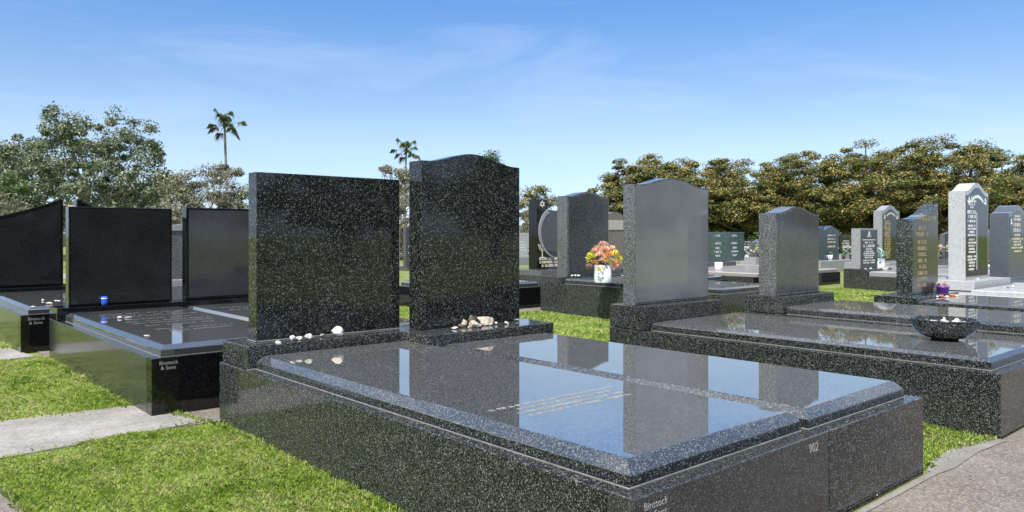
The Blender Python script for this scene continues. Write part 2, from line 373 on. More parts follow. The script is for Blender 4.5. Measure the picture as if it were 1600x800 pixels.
# ------------------------------------------------------------------ ground
def sheet(name, polys, z, m, thick=0):
    bm = bmesh.new()
    for poly in polys:
        vs = [bm.verts.new((x, y, z)) for x, y in poly]; f = bm.faces.new(vs)
        if f.normal.z < 0: f.normal_flip()
        if thick:
            r = bmesh.ops.extrude_face_region(bm, geom=[f])
            for v in r['geom']:
                if isinstance(v, bmesh.types.BMVert): v.co.z -= thick
    bm.normal_update()
    if thick: bmesh.ops.recalc_face_normals(bm, faces=bm.faces)
    return tag(mesh_obj(name, bm, m), kind='structure')
sheet('ground', [[(-300, -300), (400, -300), (400, 400), (-300, 400)]], 0, M_SOIL)
def rough_edge(x0, x1, y, amp, n=40, seed=0):
    rnd = random.Random(seed); return [(x0 + (x1 - x0) * i / n, y + rnd.uniform(-amp, amp) + amp * math.sin(i * .9 + seed)) for i in range(n + 1)]
# brown aggregate path running along the foot of the front row
e = rough_edge(4.06, 4.95, 1.50, .018, 12, 3)
sheet('path', [[(-30, -1.6), (60, -1.6), (60, 1.43), (5.0, 1.43)] + e[::-1] + [(4.0, 1.47), (.62, 1.47), (-30, 1.47)]], .008, M_AGG)
sheet('kerb_strip', [[(1.72, 1.455), (4.03, 1.46), (4.06, 1.49), (4.2, 1.525), (4.5, 1.55), (4.75, 1.53), (4.97, 1.46), (4.97, 1.40), (4.6, 1.43), (4.2, 1.41), (4.03, 1.43), (1.72, 1.435)]], .012, M_KERB)
# worn ground between rows, concrete crossings
sheet('worn_ground', [[(1.62, 4.83), (3.2, 4.83), (4.3, 4.9), (4.3, 5.16), (1.66, 5.2), (1.58, 5.24)]], .008, M_AGG)
sheet('concrete_crossing', [[(-6, 4.74), (.6, 4.76), (1.2, 4.80), (1.70, 4.86), (1.66, 5.3), (1.60, 5.62), (.77, 5.70), (-6, 5.66)]], .014, M_CONC, .05)
sheet('rear_crossing', [[(-6, 8.40), (1.0, 8.44), (1.42, 8.52), (1.33, 9.28), (-6, 9.22)]], .014, M_CONC, .05)
sheet('rear_path', [[(1.50, 8.42), (12.2, 8.42), (12.2, 8.93), (1.50, 8.93)]], .008, M_AGG)
sheet('middle_path', [[(5.4, 11.0), (9.0, 11.0), (9.6, 26), (4.2, 26)]], .008, M_CONC)
sheet('side_path', [[(-2.5, 1.47), (.50, 1.47), (.60, 3.0), (.585, 4.4), (.50, 4.76), (-2.5, 4.76)]], .012, M_AGG)
sheet('far_path', [[(11.5, 14.6), (60, 14.6), (60, 17), (11.5, 17)]], .008, M_CONC)

# ------------------------------------------------------------------ front double monument
o = (1.80, 1.485, 0)
p = root('double_grave_monument', o, 'nearest double black speckled granite grave with two polished ledgers and the number 902', 'grave monument')
plinth(p, o, 1.80, 4.0, 1.485, 4.815, .38, G_FINE, foot_split=3.03, foot_mats=(G_BLACKSIDE, G_FINE))
base(p, o, 1.815, 2.878, 4.415, 4.805, .38, .517, G_FINE)
base(p, o, 2.88, 4.03, 4.10, 4.74, .383, .519, G_FINE)
bm = bmesh.new(); add_box(bm, 1.812, 2.876, 4.408, 4.415, .376, .384); add_box(bm, 2.90, 3.99, 4.093, 4.10, .376, .386)
mesh_obj('grout_line', bm, M_JOINT, p, o)
ledger(p, o, 1.865, 2.94, 1.56, 4.41, .38, .460, G_TOP)
ledger(p, o, 2.985, 3.935, 1.55, 4.092, .38, .458, G_TOP)
s1 = stone('headstone', 'flat', 1.932, 2.968, 4.56, .125, .519, 1.563, 0, G_BOLD, p, o)
s2 = stone('headstone', 'hump', 3.02, 3.93, 4.37, .15, .521, 1.69, .072, G_BOLD, p, o)
s1['label'] = 'wide flat topped headstone'; s2['label'] = 'tall headstone with curved top'
bm = bmesh.new(); add_box(bm, 1.938, 2.962, 4.551, 4.5605, .519, .524); add_box(bm, 1.924, 1.932, 4.556, 4.685, .519, .524)
mesh_obj('grout_line', bm, M_JOINT, p, o)
text('maker_inscription', 'Binstock\n  & Sons', .034, M_ENGR, p, (1.845, 1.4845, .335), (R(90), 0, 0), o)
text('number_inscription', '902', .05, M_ENGR, p, (2.865, 1.4845, .318), (R(90), 0, 0), o)
marks('ledger_inscription', [(.49, .83, .76, .024), (.50, .775, .56, .024), (.50, .72, .66, .024), (.48, .665, .62, .024)], M_PEBG, p, (1.885, 1.56, .4603), (1, 0, 0), (0, 1, 0), (0, 0, 1), o, 5, .0006)

# ------------------------------------------------------------------ left black double monument
o = (1.52, 5.22, 0)
p = root('double_grave_monument', o, 'black polished double grave at left with two rectangular headstones and blue glass on its base', 'grave monument')
plinth(p, o, 1.515, 3.75, 5.21, 8.36, .38, G_BLACKSIDE, foot=G_BLACK)
base(p, o, 1.515, 2.62, 8.02, 8.36, .38, .50, G_BLACK); base(p, o, 2.622, 3.75, 8.02, 8.36, .38, .50, G_BLACK)
ledger(p, o, 1.58, 2.61, 5.245, 8.01, .38, .455, G_BLACKTOP, .03, .035)
ledger(p, o, 2.66, 3.70, 5.245, 8.01, .38, .455, G_BLACKTOP, .03, .035)
stone('headstone', 'flat', 1.63, 2.56, 8.13, .13, .502, 1.44, 0, G_BLACK, p, o, .007)
stone('polished_face', 'flat', 1.65, 2.54, 8.128, .01, .52, 1.42, 0, G_BLACKSHEEN, p, o, .0005)
stone('headstone', 'flat', 2.70, 3.66, 8.13, .13, .502, 1.455, 0, G_BLACK, p, o, .007)
stone('polished_face', 'flat', 2.725, 3.64, 8.128, .01, .53, 1.43, 0, granite('granite_charcoal_face', (.022, .022, .025), .05, .06, 120, .07, 1.6, .1, dust_sheen=.06), p, o, .0005)
text('maker_inscription', 'Binstock\n & Sons', .034, M_ENGR, p, (1.56, 5.2095, .335), (R(90), 0, 0), o)
for k, (x0_, wd) in enumerate(((1.62, .8), (2.70, .8))):
    marks('ledger_inscription', [(.5, v, wd * q, .045) for v, q in ((2.3, .9), (2.15, .8), (2.0, .95), (1.75, .6), (1.55, .9), (1.4, .8), (1.2, .7), (.9, .8), (.75, .6))], M_FAINT, p, (x0_, 5.25, .4553), (1, 0, 0), (0, 1, 0), (0, 0, 1), o, 8 + k, .0006)

# ------------------------------------------------------------------ far left wave topped monument
o = (1.36, 8.86, 0)
p = root('wave_topped_monument', o, 'black granite grave at left edge with two curved headstones meeting in a crest', 'grave monument')
plinth(p, o, 1.36, 3.55, 8.86, 12.0, .38, G_BLACKSIDE, foot=G_BLACK)
base(p, o, 1.365, 3.55, 11.38, 12.0, .38, .50, G_BLACK)
ledger(p, o, 1.43, 2.40, 8.90, 11.37, .38, .455, G_BLACKTOP, .03, .035)
ledger(p, o, 2.46, 3.49, 8.90, 11.37, .38, .455, G_BLACKTOP, .03, .035)
stone('headstone', 'rise', 1.42, 2.255, 11.55, .16, .502, 1.385, .265, G_BLACK, p, o, .014)
stone('polished_face', 'rise', 1.44, 2.22, 11.548, .01, .53, 1.34, .25, G_BLACKSHEEN, p, o, .0005)
stone('headstone', 'swoopl', 2.45, 3.30, 11.75, .16, .502, 1.42, .24, G_BLACK, p, o, .014)
text('maker_inscription', 'Binstock\n & Sons', .042, M_ENGR, p, (1.42, 8.8595, .325), (R(90), 0, 0), o)
o = (4.0, 13.5, 0)
p = root('grey_trimmed_monument', o, 'grey topped grave seen in the gap between the two black rectangular headstones', 'grave monument')
plinth(p, o, 3.6, 5.4, 11.2, 14.0, .30, G_PALE); base(p, o, 3.6, 5.4, 13.2, 14.0, .30, .42, G_PALE)
ledger(p, o, 3.68, 4.5, 11.25, 13.15, .30, .37, G_BLACKTOP, .03, .03)
ledger(p, o, 4.55, 5.35, 11.25, 13.15, .30, .37, G_BLACKTOP, .03, .03)
stone('headstone', 'rise', 3.9, 5.1, 13.45, .12, .42, 1.22, .22, G_GREYFLECK, p, o)
stone('coping', 'rise', 3.88, 5.12, 13.43, .16, 1.24, 1.28, .22, G_PALE, p, o)

# ------------------------------------------------------------------ right front monument with bowl (Q)
o = (5.0, 1.44, 0)
p = root('grave_monument', o, 'speckled granite grave with tall smooth grey headstone and stone bowl on its ledger', 'grave monument')
plinth(p, o, 5.0, 6.385, 1.44, 4.40, .38, G_FINE)
base(p, o, 5.0, 6.11, 4.02, 4.395, .383, .578, G_FINE)
ledger(p, o, 5.075, 6.37, 1.51, 4.005, .38, .449, G_TOP, .022, .028)
yf = 4.165
xl = 5.055; xr = col(1107, Y=yf)[0]
s = stone('headstone', 'hump', xl, xr, yf, .13, .58, 1.605, .075, G_GREYFLECK, p, o)
fc = stone('polished_face', 'hump', xl + .012, xr - .012, yf - .002, .01, .60, 1.592, .073, G_SILVER, p, o, .0005)
# ------------------------------------------------------------------ S
o = (6.4, 1.44, 0)
p = root('grave_monument', o, 'speckled granite grave behind the bowl with a short hump topped grey headstone', 'grave monument')
plinth(p, o, 6.40, 7.55, 1.44, 3.95, .455, G_FINE)
base(p, o, 6.40, 7.40, 3.575, 3.95, .458, .608, G_FINE)
ledger(p, o, 6.46, 7.50, 1.50, 3.57, .455, .528, G_TOP, .025, .03)
stone('headstone', 'hump', 6.47, 7.295, 3.68, .17, .61, 1.375, .07, G_GREYFLECK, p, o)
stone('polished_face', 'hump', 6.50, 7.27, 3.678, .01, .64, 1.355, .065, G_GREY, p, o, .0005)
# ------------------------------------------------------------------ R swoop headstone
o = (8.69, 1.44, 0)
p = root('grave_monument', o, 'dark green fleck granite grave with swooping headstone rising to a point at right', 'grave monument')
G_GF = granite('granite_green_fleck', (.008, .014, .012), .20, .14, 100, .06, 1.55, .3)
plinth(p, o, 8.70, 9.95, 1.44, 3.75, .36, G_GF)
base(p, o, 8.70, 9.95, 3.30, 3.75, .36, .50, G_GF)
ledger(p, o, 8.72, 9.93, 1.5, 3.295, .36, .47, G_TOP, .02, .03)
yb = 3.46
stone('headstone', 'swoop', 9.0, 9.76, yb, .17, .502, 1.35, .20, G_GF, p, o)
M_BRZ = granite('granite_brown_face', (.05, .045, .032), .10, .1, 200, .12, 1.5, .1)
stone('polished_face', 'swoop', 9.03, 9.745, yb - .002, .01, .52, 1.33, .175, M_BRZ, p, o, .0005)
M_BLURGOLD = plain('worn_gold', (.30, .23, .11), .5, var=.35, scale=25)
marks('gold_lettering', [(.26, v, wd, .042) for v, wd in ((.06, .26), (.13, .30), (.20, .26), (.27, .22), (.34, .28), (.41, .24), (.48, .28), (.55, .26), (.64, .34), (.71, .20))] + [(.42, .82, .5, .05)], M_BLURGOLD, p, (9.03, yb - .002, .52), (1, 0, 0), (0, 0, 1), (0, -1, 0), o, 3)
# ------------------------------------------------------------------ W white headstone
o = (11.9, 1.44, 0)
p = root('white_grave_monument', o, 'tall white granite headstone with black panel of white lettering on stepped white base', 'grave monument')
plinth(p, o, 11.15, 14.6, 1.6, 4.5, .385, G_WHITE, tk=.2)
mesh_obj('ledger', ledger_bm(11.3, 14.5, 1.7, 3.6, .385, .44, .01, .01), G_WHITE, p, o)
base(p, o, 11.88, 13.45, 3.74, 4.45, .385, .52, G_WHITE)
yw = 3.93; xw0 = col(1509, Y=yw)[0]; xw1 = col(1543, Y=yw)[0]
stone('headstone', 'peak' if 0 else 'hump', xw0 - .03, xw1 + .03, yw, .22, .522, 1.80, .135, G_WHITE, p, o)
stone('black_panel', 'hump', xw0 + .012, xw1 - .005, yw - .006, .02, .57, 1.74, .125, M_BLACKPANEL, p, o, .001)
rows = [(.19, z, wd, h) for z, wd, h in ((1.02, .05, .03), (.965, .32, .028), (.92, .26, .028), (.88, .12, .026), (.80, .32, .045), (.735, .30, .045), (.675, .30, .03), (.61, .27, .026), (.565, .30, .026), (.52, .18, .026), (.475, .30, .026), (.41, .22, .026), (.365, .32, .026), (.32, .24, .026), (.275, .22, .026), (.23, .24, .026), (.165, .32, .026), (.12, .32, .026), (.075, .24, .026), (.03, .22, .026))] + [(.17, -.02, .2, .026), (.2, -.045, .01, .01)]
rows = [(a + .0, z + .02, wd * 1.1, h * 1.05) for a, z, wd, h in rows]
marks('lettering', rows, M_WHITE, p, (xw0 + .04, yw - .006, .66), (1, 0, 0), (0, 0, 1), (0, -1, 0), o, 4)
bm = bmesh.new(); mid = (xw0 + xw1) / 2
for k in range(15):
    u = (k - 7) / 7; add_box(bm, mid + u * .24 - .012, mid + u * .24 + .012, yw - .009, yw - .004, 1.735 - .07 * u * u - .022, 1.735 - .07 * u * u + .022)
add_box(bm, xw0 + .43, xw0 + .437, yw - .009, yw - .004, .66, 1.50)
mesh_obj('arched_lettering', bm, M_WHITE, p, o)
star('star_emblem', M_WHITE, p, xw0 + .12, yw - .006, 1.66, .06, o, sx=.8); star('star_emblem', M_WHITE, p, xw1 - .12, yw - .006, 1.66, .06, o, sx=.8)
# ------------------------------------------------------------------ V
o = (14.1, 2, 0)
p = root('grave_monument', o, 'blue grey granite headstone at right edge with cream lettering and arched top', 'grave monument')
plinth(p, o, 13.0 + 1.65, 16.4, 1.6, 4.6, .36, G_BLUE); base(p, o, 13.75, 15.9, 3.98, 4.5, .36, .47, G_BLUE)
plv = 4.06
v0 = col(1576, Y=plv)[0]
stone('headstone', 'hump', v0, v0 + 1.05, plv, .28, .472, 1.53, .14, G_BLUE, p, o)
stone('dark_arch_panel', 'hump', v0 + .05, v0 + 1.0, plv - .004, .01, 1.12, 1.46, .12, M_BLACKPANEL, p, o, .0005)
marks('cream_lettering', [(.40, z, wd, h) for z, wd, h in ((.92, .3, .03), (.86, .4, .04), (.76, .42, .06), (.67, .42, .06), (.60, .3, .035), (.54, .6, .03), (.49, .4, .03), (.44, .4, .03), (.39, .6, .03), (.33, .4, .03))], M_CREAM, p, (v0 + .05, plv - .004, .55), (1, 0, 0), (0, 0, 1), (0, -1, 0), o, 6)
star('star_emblem', M_CREAM, p, v0 + .13, plv - .004, 1.38, .06, o, sx=.6)

# ------------------------------------------------------------------ P grave with vase
o = (8.0, 5.2, 0)
p = root('grave_monument', o, 'mid distance speckled granite grave with dark hump topped headstone and white flower vase', 'grave monument')
plinth(p, o, 8.0, 9.35, 5.25, 8.42, .45, G_FINE)
base(p, o, 8.0, 9.35, 7.98, 8.42, .453, .545, G_FINE)
ledger(p, o, 8.06, 9.30, 5.3, 7.975, .45, .525, G_TOP, .025, .03)
p0 = col(886, Y=8.1)[0]; p1 = col(951, Y=8.1)[0]
G_DARKP = granite('granite_dark_mottle', (.012, .013, .017), .09, .25, 120, .1, 1.5, .4, dust_sheen=.07)
stone('headstone', 'hump', p0, p1, 8.1, .21, .547, 1.76, .075, G_GREYFLECK, p, o)
stone('polished_face', 'hump', p0 + .035, p1 - .02, 8.098, .01, .56, 1.735, .07, G_DARKP, p, o, .0005)
# T beside Q : foot of a row two grave
o = (7.75, 5.2, 0)
# ------------------------------------------------------------------ N crescent monument
o = (10.2, 8.9, 0)
n0, yN = col(840, Y=11.2)[0], 11.2
nl = n0 + .03
p = root('crescent_monument', o, 'dark headstone with gold star and menorah and a pale crescent curve across it', 'grave monument')
plinth(p, o, n0 - .35, n0 + 1.6, 8.95, 11.75, .36, G_FINE)
base(p, o, n0 - .32, n0 + 1.7, 10.75, 11.75, .362, .475, G_GREYFLECK)
stone('headstone', 'flat', n0 - .02, n0 + .28, yN, .24, .477, 1.88, 0, G_BLACK, p, o)
stone('wing_stone', 'swoopl', n0 + .285, n0 + 1.25, yN + .004, .2, .477, 1.62, .07, G_GREY, p, o)
# crescent band
bm = bmesh.new()
outer = []; inner = []
for i in range(33):
    t = i / 32; ang = R(122 + t * 136); wdt = .075 * (1 - t) ** .6 + .012
    outer.append((n0 + .559 + .542 * math.cos(ang), 1.231 + .542 * math.sin(ang)))
    inner.append((n0 + .559 + (.542 - wdt) * math.cos(ang), 1.231 + (.542 - wdt) * math.sin(ang)))
prism(bm, [(x, z) for x, z in outer + inner[::-1]], yN - .02, yN + .0, 0, 0)
bmesh.ops.recalc_face_normals(bm, faces=bm.faces)
mesh_obj('crescent_band', bm, G_PALE, p, o)
bm = bmesh.new()
prism(bm, [(x, z) for x, z in inner[3:26]] + [(n0 + .60, .80), (n0 + .62, 1.58)], yN - .012, yN + .0, 0, 0); bmesh.ops.recalc_face_normals(bm, faces=bm.faces)
mesh_obj('grey_inlay', bm, G_GREY, p, o)
star('star_emblem', M_CREAM, p, n0 + .13, yN, 1.79, .075, o)
bm = bmesh.new()  # menorah
mxx, mz = n0 + .13, .80
add_box(bm, mxx - .008, mxx + .008, yN - .006, yN, mz - .08, mz + .17); add_box(bm, mxx - .06, mxx + .06, yN - .006, yN, mz - .10, mz - .08)
for r_ in (.04, .075, .11):
    for i in range(10):
        a0 = R(180 + i * 18); a1 = R(198 + i * 18)
        q = [(mxx + r_ * math.cos(a0), mz + .15 + r_ * math.sin(a0)), (mxx + r_ * math.cos(a1), mz + .15 + r_ * math.sin(a1)), (mxx + (r_ - .014) * math.cos(a1), mz + .15 + (r_ - .014) * math.sin(a1)), (mxx + (r_ - .014) * math.cos(a0), mz + .15 + (r_ - .014) * math.sin(a0))]
        bm.faces.new([bm.verts.new((x, yN - .006, z)) for x, z in q])
for k in range(-3, 4): add_box(bm, mxx + k * .036 - .007, mxx + k * .036 + .007, yN - .006, yN - .001, mz + .15, mz + .18)
mesh_obj('menorah_emblem', bm, M_CREAM, p, o)
marks('lettering', [(.30, .10, .50, .05), (.32, .03, .52, .05), (.34, -.04, .44, .05)], M_CREAM, p, (n0, yN, .52 + .04), (1, 0, 0), (0, 0, 1), (0, -1, 0), o, 9, .003)
# J dark foot in front of it
o = (6.9, 8.95, 0)
p = root('grave_monument', o, 'low black grave with polished ledger in front of the crescent headstone', 'grave monument')
plinth(p, o, 6.9, 8.70, 8.95, 10.7, .335, G_BLACK)
ledger(p, o, 6.96, 8.5, 9.0, 10.65, .335, .42, G_BLACKTOP, .03, .03)
text('maker_inscription', 'B&S', .05, M_WHITE, p, (8.55, 8.949, .26), (R(90), 0, 0), o)
# brown headstone behind
o = (12.6, 11.4, 0)
p = root('brown_headstone', o, 'brown round topped headstone half hidden behind the tall grey headstone', 'headstone')
G_BROWN = granite('granite_brown', (.16, .12, .085), .3, .2, 120, .15, 1.5, .1)
base(p, o, 12.4, 14.4, 11.3, 12.2, 0, .42, G_GREYFLECK); stone('stone', 'hump', 12.75, 13.95, 11.6, .2, .42, 1.55, .14, G_BROWN, p, o)
M_CREAMD = plain('cream_band', (.42, .37, .29), .5)
boxo('cream_band', 12.78, 13.93, 11.59, 11.6, 1.28, 1.50, M_CREAMD, p, o)

# T
o = (7.9, 5.2, 0)
q0 = col(1127, Y=5.1)[0]
p = root('grave_monument', o, 'low dark grave end showing between the tall grey headstone and the short one', 'grave monument')
TX = 9.62
plinth(p, o, TX, TX + 2.0, 5.75, 8.4, .22, G_FINE, foot=G_BLACKSIDE)
ledger(p, o, TX + .06, TX + 1.92, 5.8, 8.3, .22, .33, G_TOP, .03, .03)
# U
p = root('grave_monument', (13.0, 8.95, 0), 'small dark grave end low beside the right edge of tall grey headstone', 'grave monument'); o = (13.0, 8.95, 0)
plinth(p, o, 12.6, 13.85, 8.95, 11.0, .24, G_BLACK); ledger(p, o, 12.65, 13.7, 9.0, 10.9, .24, .33, G_BLACKTOP, .03, .03)
text('maker_inscription', 'B&S', .06, M_WHITE, p, (13.66, 8.949, .16), (R(90), 0, 0), o)
# G green headstone
o = (14.27, 8.5, 0)
p = root('double_grave_monument', o, 'wide low grave with blue green granite headstone carrying two white inscriptions', 'grave monument')
plinth(p, o, 14.27, 17.9, 8.5, 11.9, .29, G_FINE, foot=G_BLACK)
G_SAND = granite('granite_pinkish', (.26, .22, .19), .3, .2, 150, .25, 1.45, .05)
ledger(p, o, 14.32, 17.85, 8.55, 11.1, .29, .37, G_SAND, .02, .03)
base(p, o, 14.9, 17.6, 11.12, 11.8, .29, .47, G_BLUE)
g0, g1 = col(1085, Y=11.4)[0], col(1163, Y=11.4)[0]
stone('headstone', 'flat', g0, g1, 11.4, .15, .47, 1.235, 0, G_GREEN, p, o)
gw = g1 - g0
marks('white_lettering', [(gw * c, z, wd, .045) for c in (.45, .80) for z, wd in ((.62, .25), (.42, .3), (.30, .2), (.20, .34), (.10, .22))], M_WHITE, p, (g0, 11.4, .50), (1, 0, 0), (0, 0, 1), (0, -1, 0), o, 12)
# D grey small headstone
o = (16.2, 6.4, 0)
p = root('grave_monument', o, 'grave with pale sided dark face headstone, white lettering, pebbles and white vase on base', 'grave monument')
plinth(p, o, 16.15, 19.2, 4.2, 7.6, .30, G_FINE)
base(p, o, 16.15, 17.4, 7.12, 7.6, .30, .445, G_FINE)
ledger(p, o, 16.25, 19.1, 4.3, 7.1, .30, .40, G_PALE, .02, .03)
d0, d1 = col(1344, Y=7.33)[0], col(1371, Y=7.33)[0]
stone('headstone', 'flat', d0, d1, 7.33, .19, .447, 1.305, 0, G_PALE, p, o)
stone('dark_face', 'flat', d0 + .03, d1 - .01, 7.326, .01, .45, 1.27, 0, plain('dark_slate', (.03, .032, .042), .2), p, o, .001)
marks('white_lettering', [((d1 - d0) / 2, z, wd, h) for z, wd, h in ((.52, .2, .03), (.45, .66, .02), (.385, .4, .035), (.30, .62, .055), (.245, .3, .03), (.195, .45, .03), (.15, .55, .03), (.105, .5, .03), (.06, .4, .03), (.0, .6, .03), (-.05, .55, .03))], M_WHITE, p, (d0, 7.326, .60), (1, 0, 0), (0, 0, 1), (0, -1, 0), o, 13)
star('star_emblem', M_WHITE, p, (d0 + d1) / 2, 7.325, 1.19, .055, o)
# gold
o = (21, 8.8, 0)
p = root('grave_monument', o, 'tall pale grey headstone with black panel of gold lettering beside the swooping headstone', 'grave monument')
k0, k1 = col(1378, Y=9.0)[0], col(1405, Y=9.0)[0]
base(p, o, k0 - .3, k1 + .4, 8.7, 9.9, 0, .40, G_PALE)
stone('headstone', 'hump', k0 - .02, k1 + .02, 9.0, .22, .40, 1.83, .15, G_PALE, p, o)
stone('black_panel', 'hump', k0 + .05, k1 - .06, 8.994, .02, .46, 1.74, .14, M_BLACKPANEL, p, o, .001)
marks('gold_lettering', [(.30, z, wd, .045) for z, wd in zip(np.arange(0, 1.02, .062), [.3, .34, .36, .4, .42, .36, .42, .40, .42, .34, .42, .36, .3, .42, .38, .42, .3])], M_GOLD, p, (k0 + .05, 8.994, .52), (1, 0, 0), (0, 0, 1), (0, -1, 0), o, 14)
bm = bmesh.new(); mid = (k0 + k1) / 2
for k in range(9):
    u = (k - 4) / 4; add_box(bm, mid + u * .26 - .02, mid + u * .26 + .02, 8.99, 8.996, 1.74 - .07 * u * u, 1.785 - .07 * u * u)
mesh_obj('arched_lettering', bm, M_CREAM, p, o)
star('star_emblem', M_CREAM, p, k0 + .16, 8.993, 1.65, .07, o, sx=.7); star('star_emblem', M_CREAM, p, k1 - .16, 8.993, 1.65, .07, o, sx=.7)
# blue pair
o = (23.8, 12, 0)
p = root('paired_headstone', o, 'pair of dark blue headstones with sloped tops just right of the short grey headstone', 'headstone')
b0, b1, b2 = col(1268, Y=12)[0], col(1287.5, Y=12)[0], col(1311, Y=12)[0]
G_NAVY = granite('granite_navy', (.02, .035, .07), .08, .2, 120, .15, 1.5, .3)
base(p, o, b0 - .2, b2 + .8, 11.6, 12.5, 0, .33, G_PALE)
stone('stone', 'slant', b0, b1 - .01, 12, .2, .33, 1.32, .12, G_NAVY, p, o); stone('stone', 'peak', b1, b2, 12, .2, .33, 1.30, .16, G_NAVY, p, o)
marks('lettering', [((b2 - b1) / 2, z, .55, .05) for z in (.62, .5, .4, .25)], M_CREAM, p, (b1, 12, .5), (1, 0, 0), (0, 0, 1), (0, -1, 0), o, 15)
# slab behind R
o = (18.2, 6.5, 0)
p = root('pale_grave_slab', o, 'low pale concrete grave slab seen between swooping and white headstones', 'grave slab')
boxo('slab', 18.0, 20.5, 6.2, 8.0, 0, .33, G_PALE, p, o); boxo('upper_slab', 18.3, 20.3, 6.8, 7.9, .33, .42, G_PALE, p, o)

# generic far headstones
MAT = [G_GREYFLECK, G_PALE, G_BLACK, G_WHITE, G_BLUE, G_GREY]
def far_stone(px, Y, kind, wd, zt, m, label, bm_=None, hump=.12, gold=False, bh=.30):
    x, y = col(px, Y=Y); o = (x, y, 0)
    p = root('headstone', o, label, 'headstone')
    base(p, o, x - wd * .65, x + wd * .65, y - .25, y + .45, 0, bh, bm_ or m)
    stone('stone', kind, x - wd / 2, x + wd / 2, y, .16, bh + .002, zt - hump, hump, m, p, o)
    marks('lettering', [(wd / 2, z, wd * q, .05) for z, q in ((.55, .5), (.45, .7), (.35, .6), (.25, .7))], M_GOLD if gold else M_WHITE, p, (x - wd / 2, y, .30), (1, 0, 0), (0, 0, 1), (0, -1, 0), o, int(px))
far_stone(1484, 10.5, 'slant', 1.0, 1.30, G_GREYFLECK, 'small grey headstone with slanted top seen left of the tall white headstone')
far_stone(1551, 9.6, 'hump', .95, 1.36, G_GREY, 'small grey arched headstone seen just right of the tall white headstone')
far_stone(613, 22, 'flat', .6, 1.55, G_WHITE, 'white edged headstone seen through the gap between the two nearest headstones', bh=.12)
far_stone(648, 21, 'flat', .7, 1.52, G_GREY, 'grey headstone at the right side of the gap between the two nearest headstones', bh=.12)
far_stone(631, 30, 'round', 1.0, 1.45, G_BLACK, 'distant black round topped headstone in the gap between the two nearest headstones', G_PALE)
far_stone(812, 22, 'flat', 1.0, 1.35, G_WHITE, 'distant white headstone left of the crescent headstone', G_PALE)
far_stone(822, 30, 'hump', 1.0, 1.3, G_BLACK, 'distant black headstone just beside the gold star headstone', G_PALE)
far_stone(1322, 16, 'hump', 1.2, 1.18, G_BLACK, 'distant dark headstone behind flowers between navy pair and pale sided headstone', G_PALE)
far_stone(1335, 22, 'flat', 1.2, 1.2, G_PALE, 'far pale flat headstone behind the pale sided headstone', G_PALE)
far_stone(1470, 14, 'flat', .9, 1.15, G_BLACK, 'distant small black headstone in the gap right of the swooping headstone', G_PALE, gold=True)
far_stone(1558, 15, 'round', 1.1, 1.30, G_BLACK, 'distant black round headstone left of the blue grey headstone', G_PALE)
far_stone(1165, 17, 'flat', 1.4, 1.0, G_BLACK, 'distant low black headstone right behind the blue green headstone', G_PALE)
far_stone(1190, 16, 'hump', 1.3, .98, G_GREYFLECK, 'distant low grey headstone beside the short hump topped headstone', G_PALE)
far_stone(1420, 24, 'hump', 1.2, 1.35, G_BLUE, 'far blue grey headstone behind the swooping headstone', G_PALE)
far_stone(958, 20, 'flat', 1.3, 1.2, G_GREYFLECK, 'far grey headstone behind the orange bouquet', G_PALE)

# ------------------------------------------------------------------ pebbles
def rock_mesh(sx, sy, sz, m, seed, sub=3, ang=.28):
    bm = bmesh.new(); bmesh.ops.create_icosphere(bm, subdivisions=sub, radius=1)
    rnd = random.Random(seed)
    planes = [(Vector((rnd.gauss(0, 1), rnd.gauss(0, 1), rnd.gauss(0, 1))).normalized(), rnd.uniform(.52, .85)) for _ in range(11)]
    for v in bm.verts:
        for n, d in planes:
            k = v.co.dot(n)
            if k > d: v.co -= n * (k - d)
        v.co += v.co * mnoise.noise(v.co * 2 + Vector((seed, 0, 0))) * .12
        v.co.x *= sx; v.co.y *= sy; v.co.z *= sz
    zmin = min(v.co.z for v in bm.verts)
    for v in bm.verts: v.co.z = max(v.co.z, zmin * .82)
    zmin = min(v.co.z for v in bm.verts)
    for v in bm.verts: v.co.z -= zmin
    me = bpy.data.meshes.new('pebble'); bm.to_mesh(me); bm.free(); me.materials.append(m)
    return me
def pebble(px, py, z, w_px, h_px, m, label, group, seed, depth=None, name='pebble', sub=3):
    x, y = at(px, py, z); D = x * ca + y * sa
    wd = w_px / FPX * D / 2; ht = h_px / FPX * D / 1.75
    me = rock_mesh(wd, depth or wd * .8, ht, m, seed, sub)
    ob = bpy.data.objects.new(name, me); COL.objects.link(ob)
    place(ob, (x, y, z), R(YAW - 90 + random.uniform(-20, 20)))
    return tag(ob, label, 'pebble' if name == 'pebble' else 'rock', group)
g1 = 'stones left on the base of the wide flat topped headstone'
zb = .518
pebble(435, 538, zb, 10, 6, M_PEBW, 'leftmost tiny white pebble on base of wide flat topped headstone', g1, 1)
pebble(457, 532, zb, 11, 9, M_PEBW, 'white jagged pebble, left of a close trio on the near base', g1, 2)
pebble(468, 531, zb, 12, 6, M_PEBW, 'flat white pebble in the middle of a close trio on the near base', g1, 3)
pebble(482, 530, zb, 13, 10, M_PEBW, 'white wedge shaped pebble, right of a close trio on the near base', g1, 4)
pebble(504, 526, zb, 10, 5, M_PEBG, 'small low grey pebble just left of the largest rock on the near base', g1, 5)
pebble(527, 525, zb, 24, 15, M_PEBW, 'largest pale blocky rock on the base of the wide flat topped headstone', g1, 23, name='rock', sub=3)
g2 = 'stones piled on the base of the tall curved headstone'
zb = .520
pebble(711, 514, zb, 14, 4.5, M_PEBW, 'flat white stone at the left end of the tan rock pile', g2, 11)
pebble(719, 511.5, zb, 10, 5, M_PEBD, 'small brown stone low at the left of the tan rock pile', g2, 12)
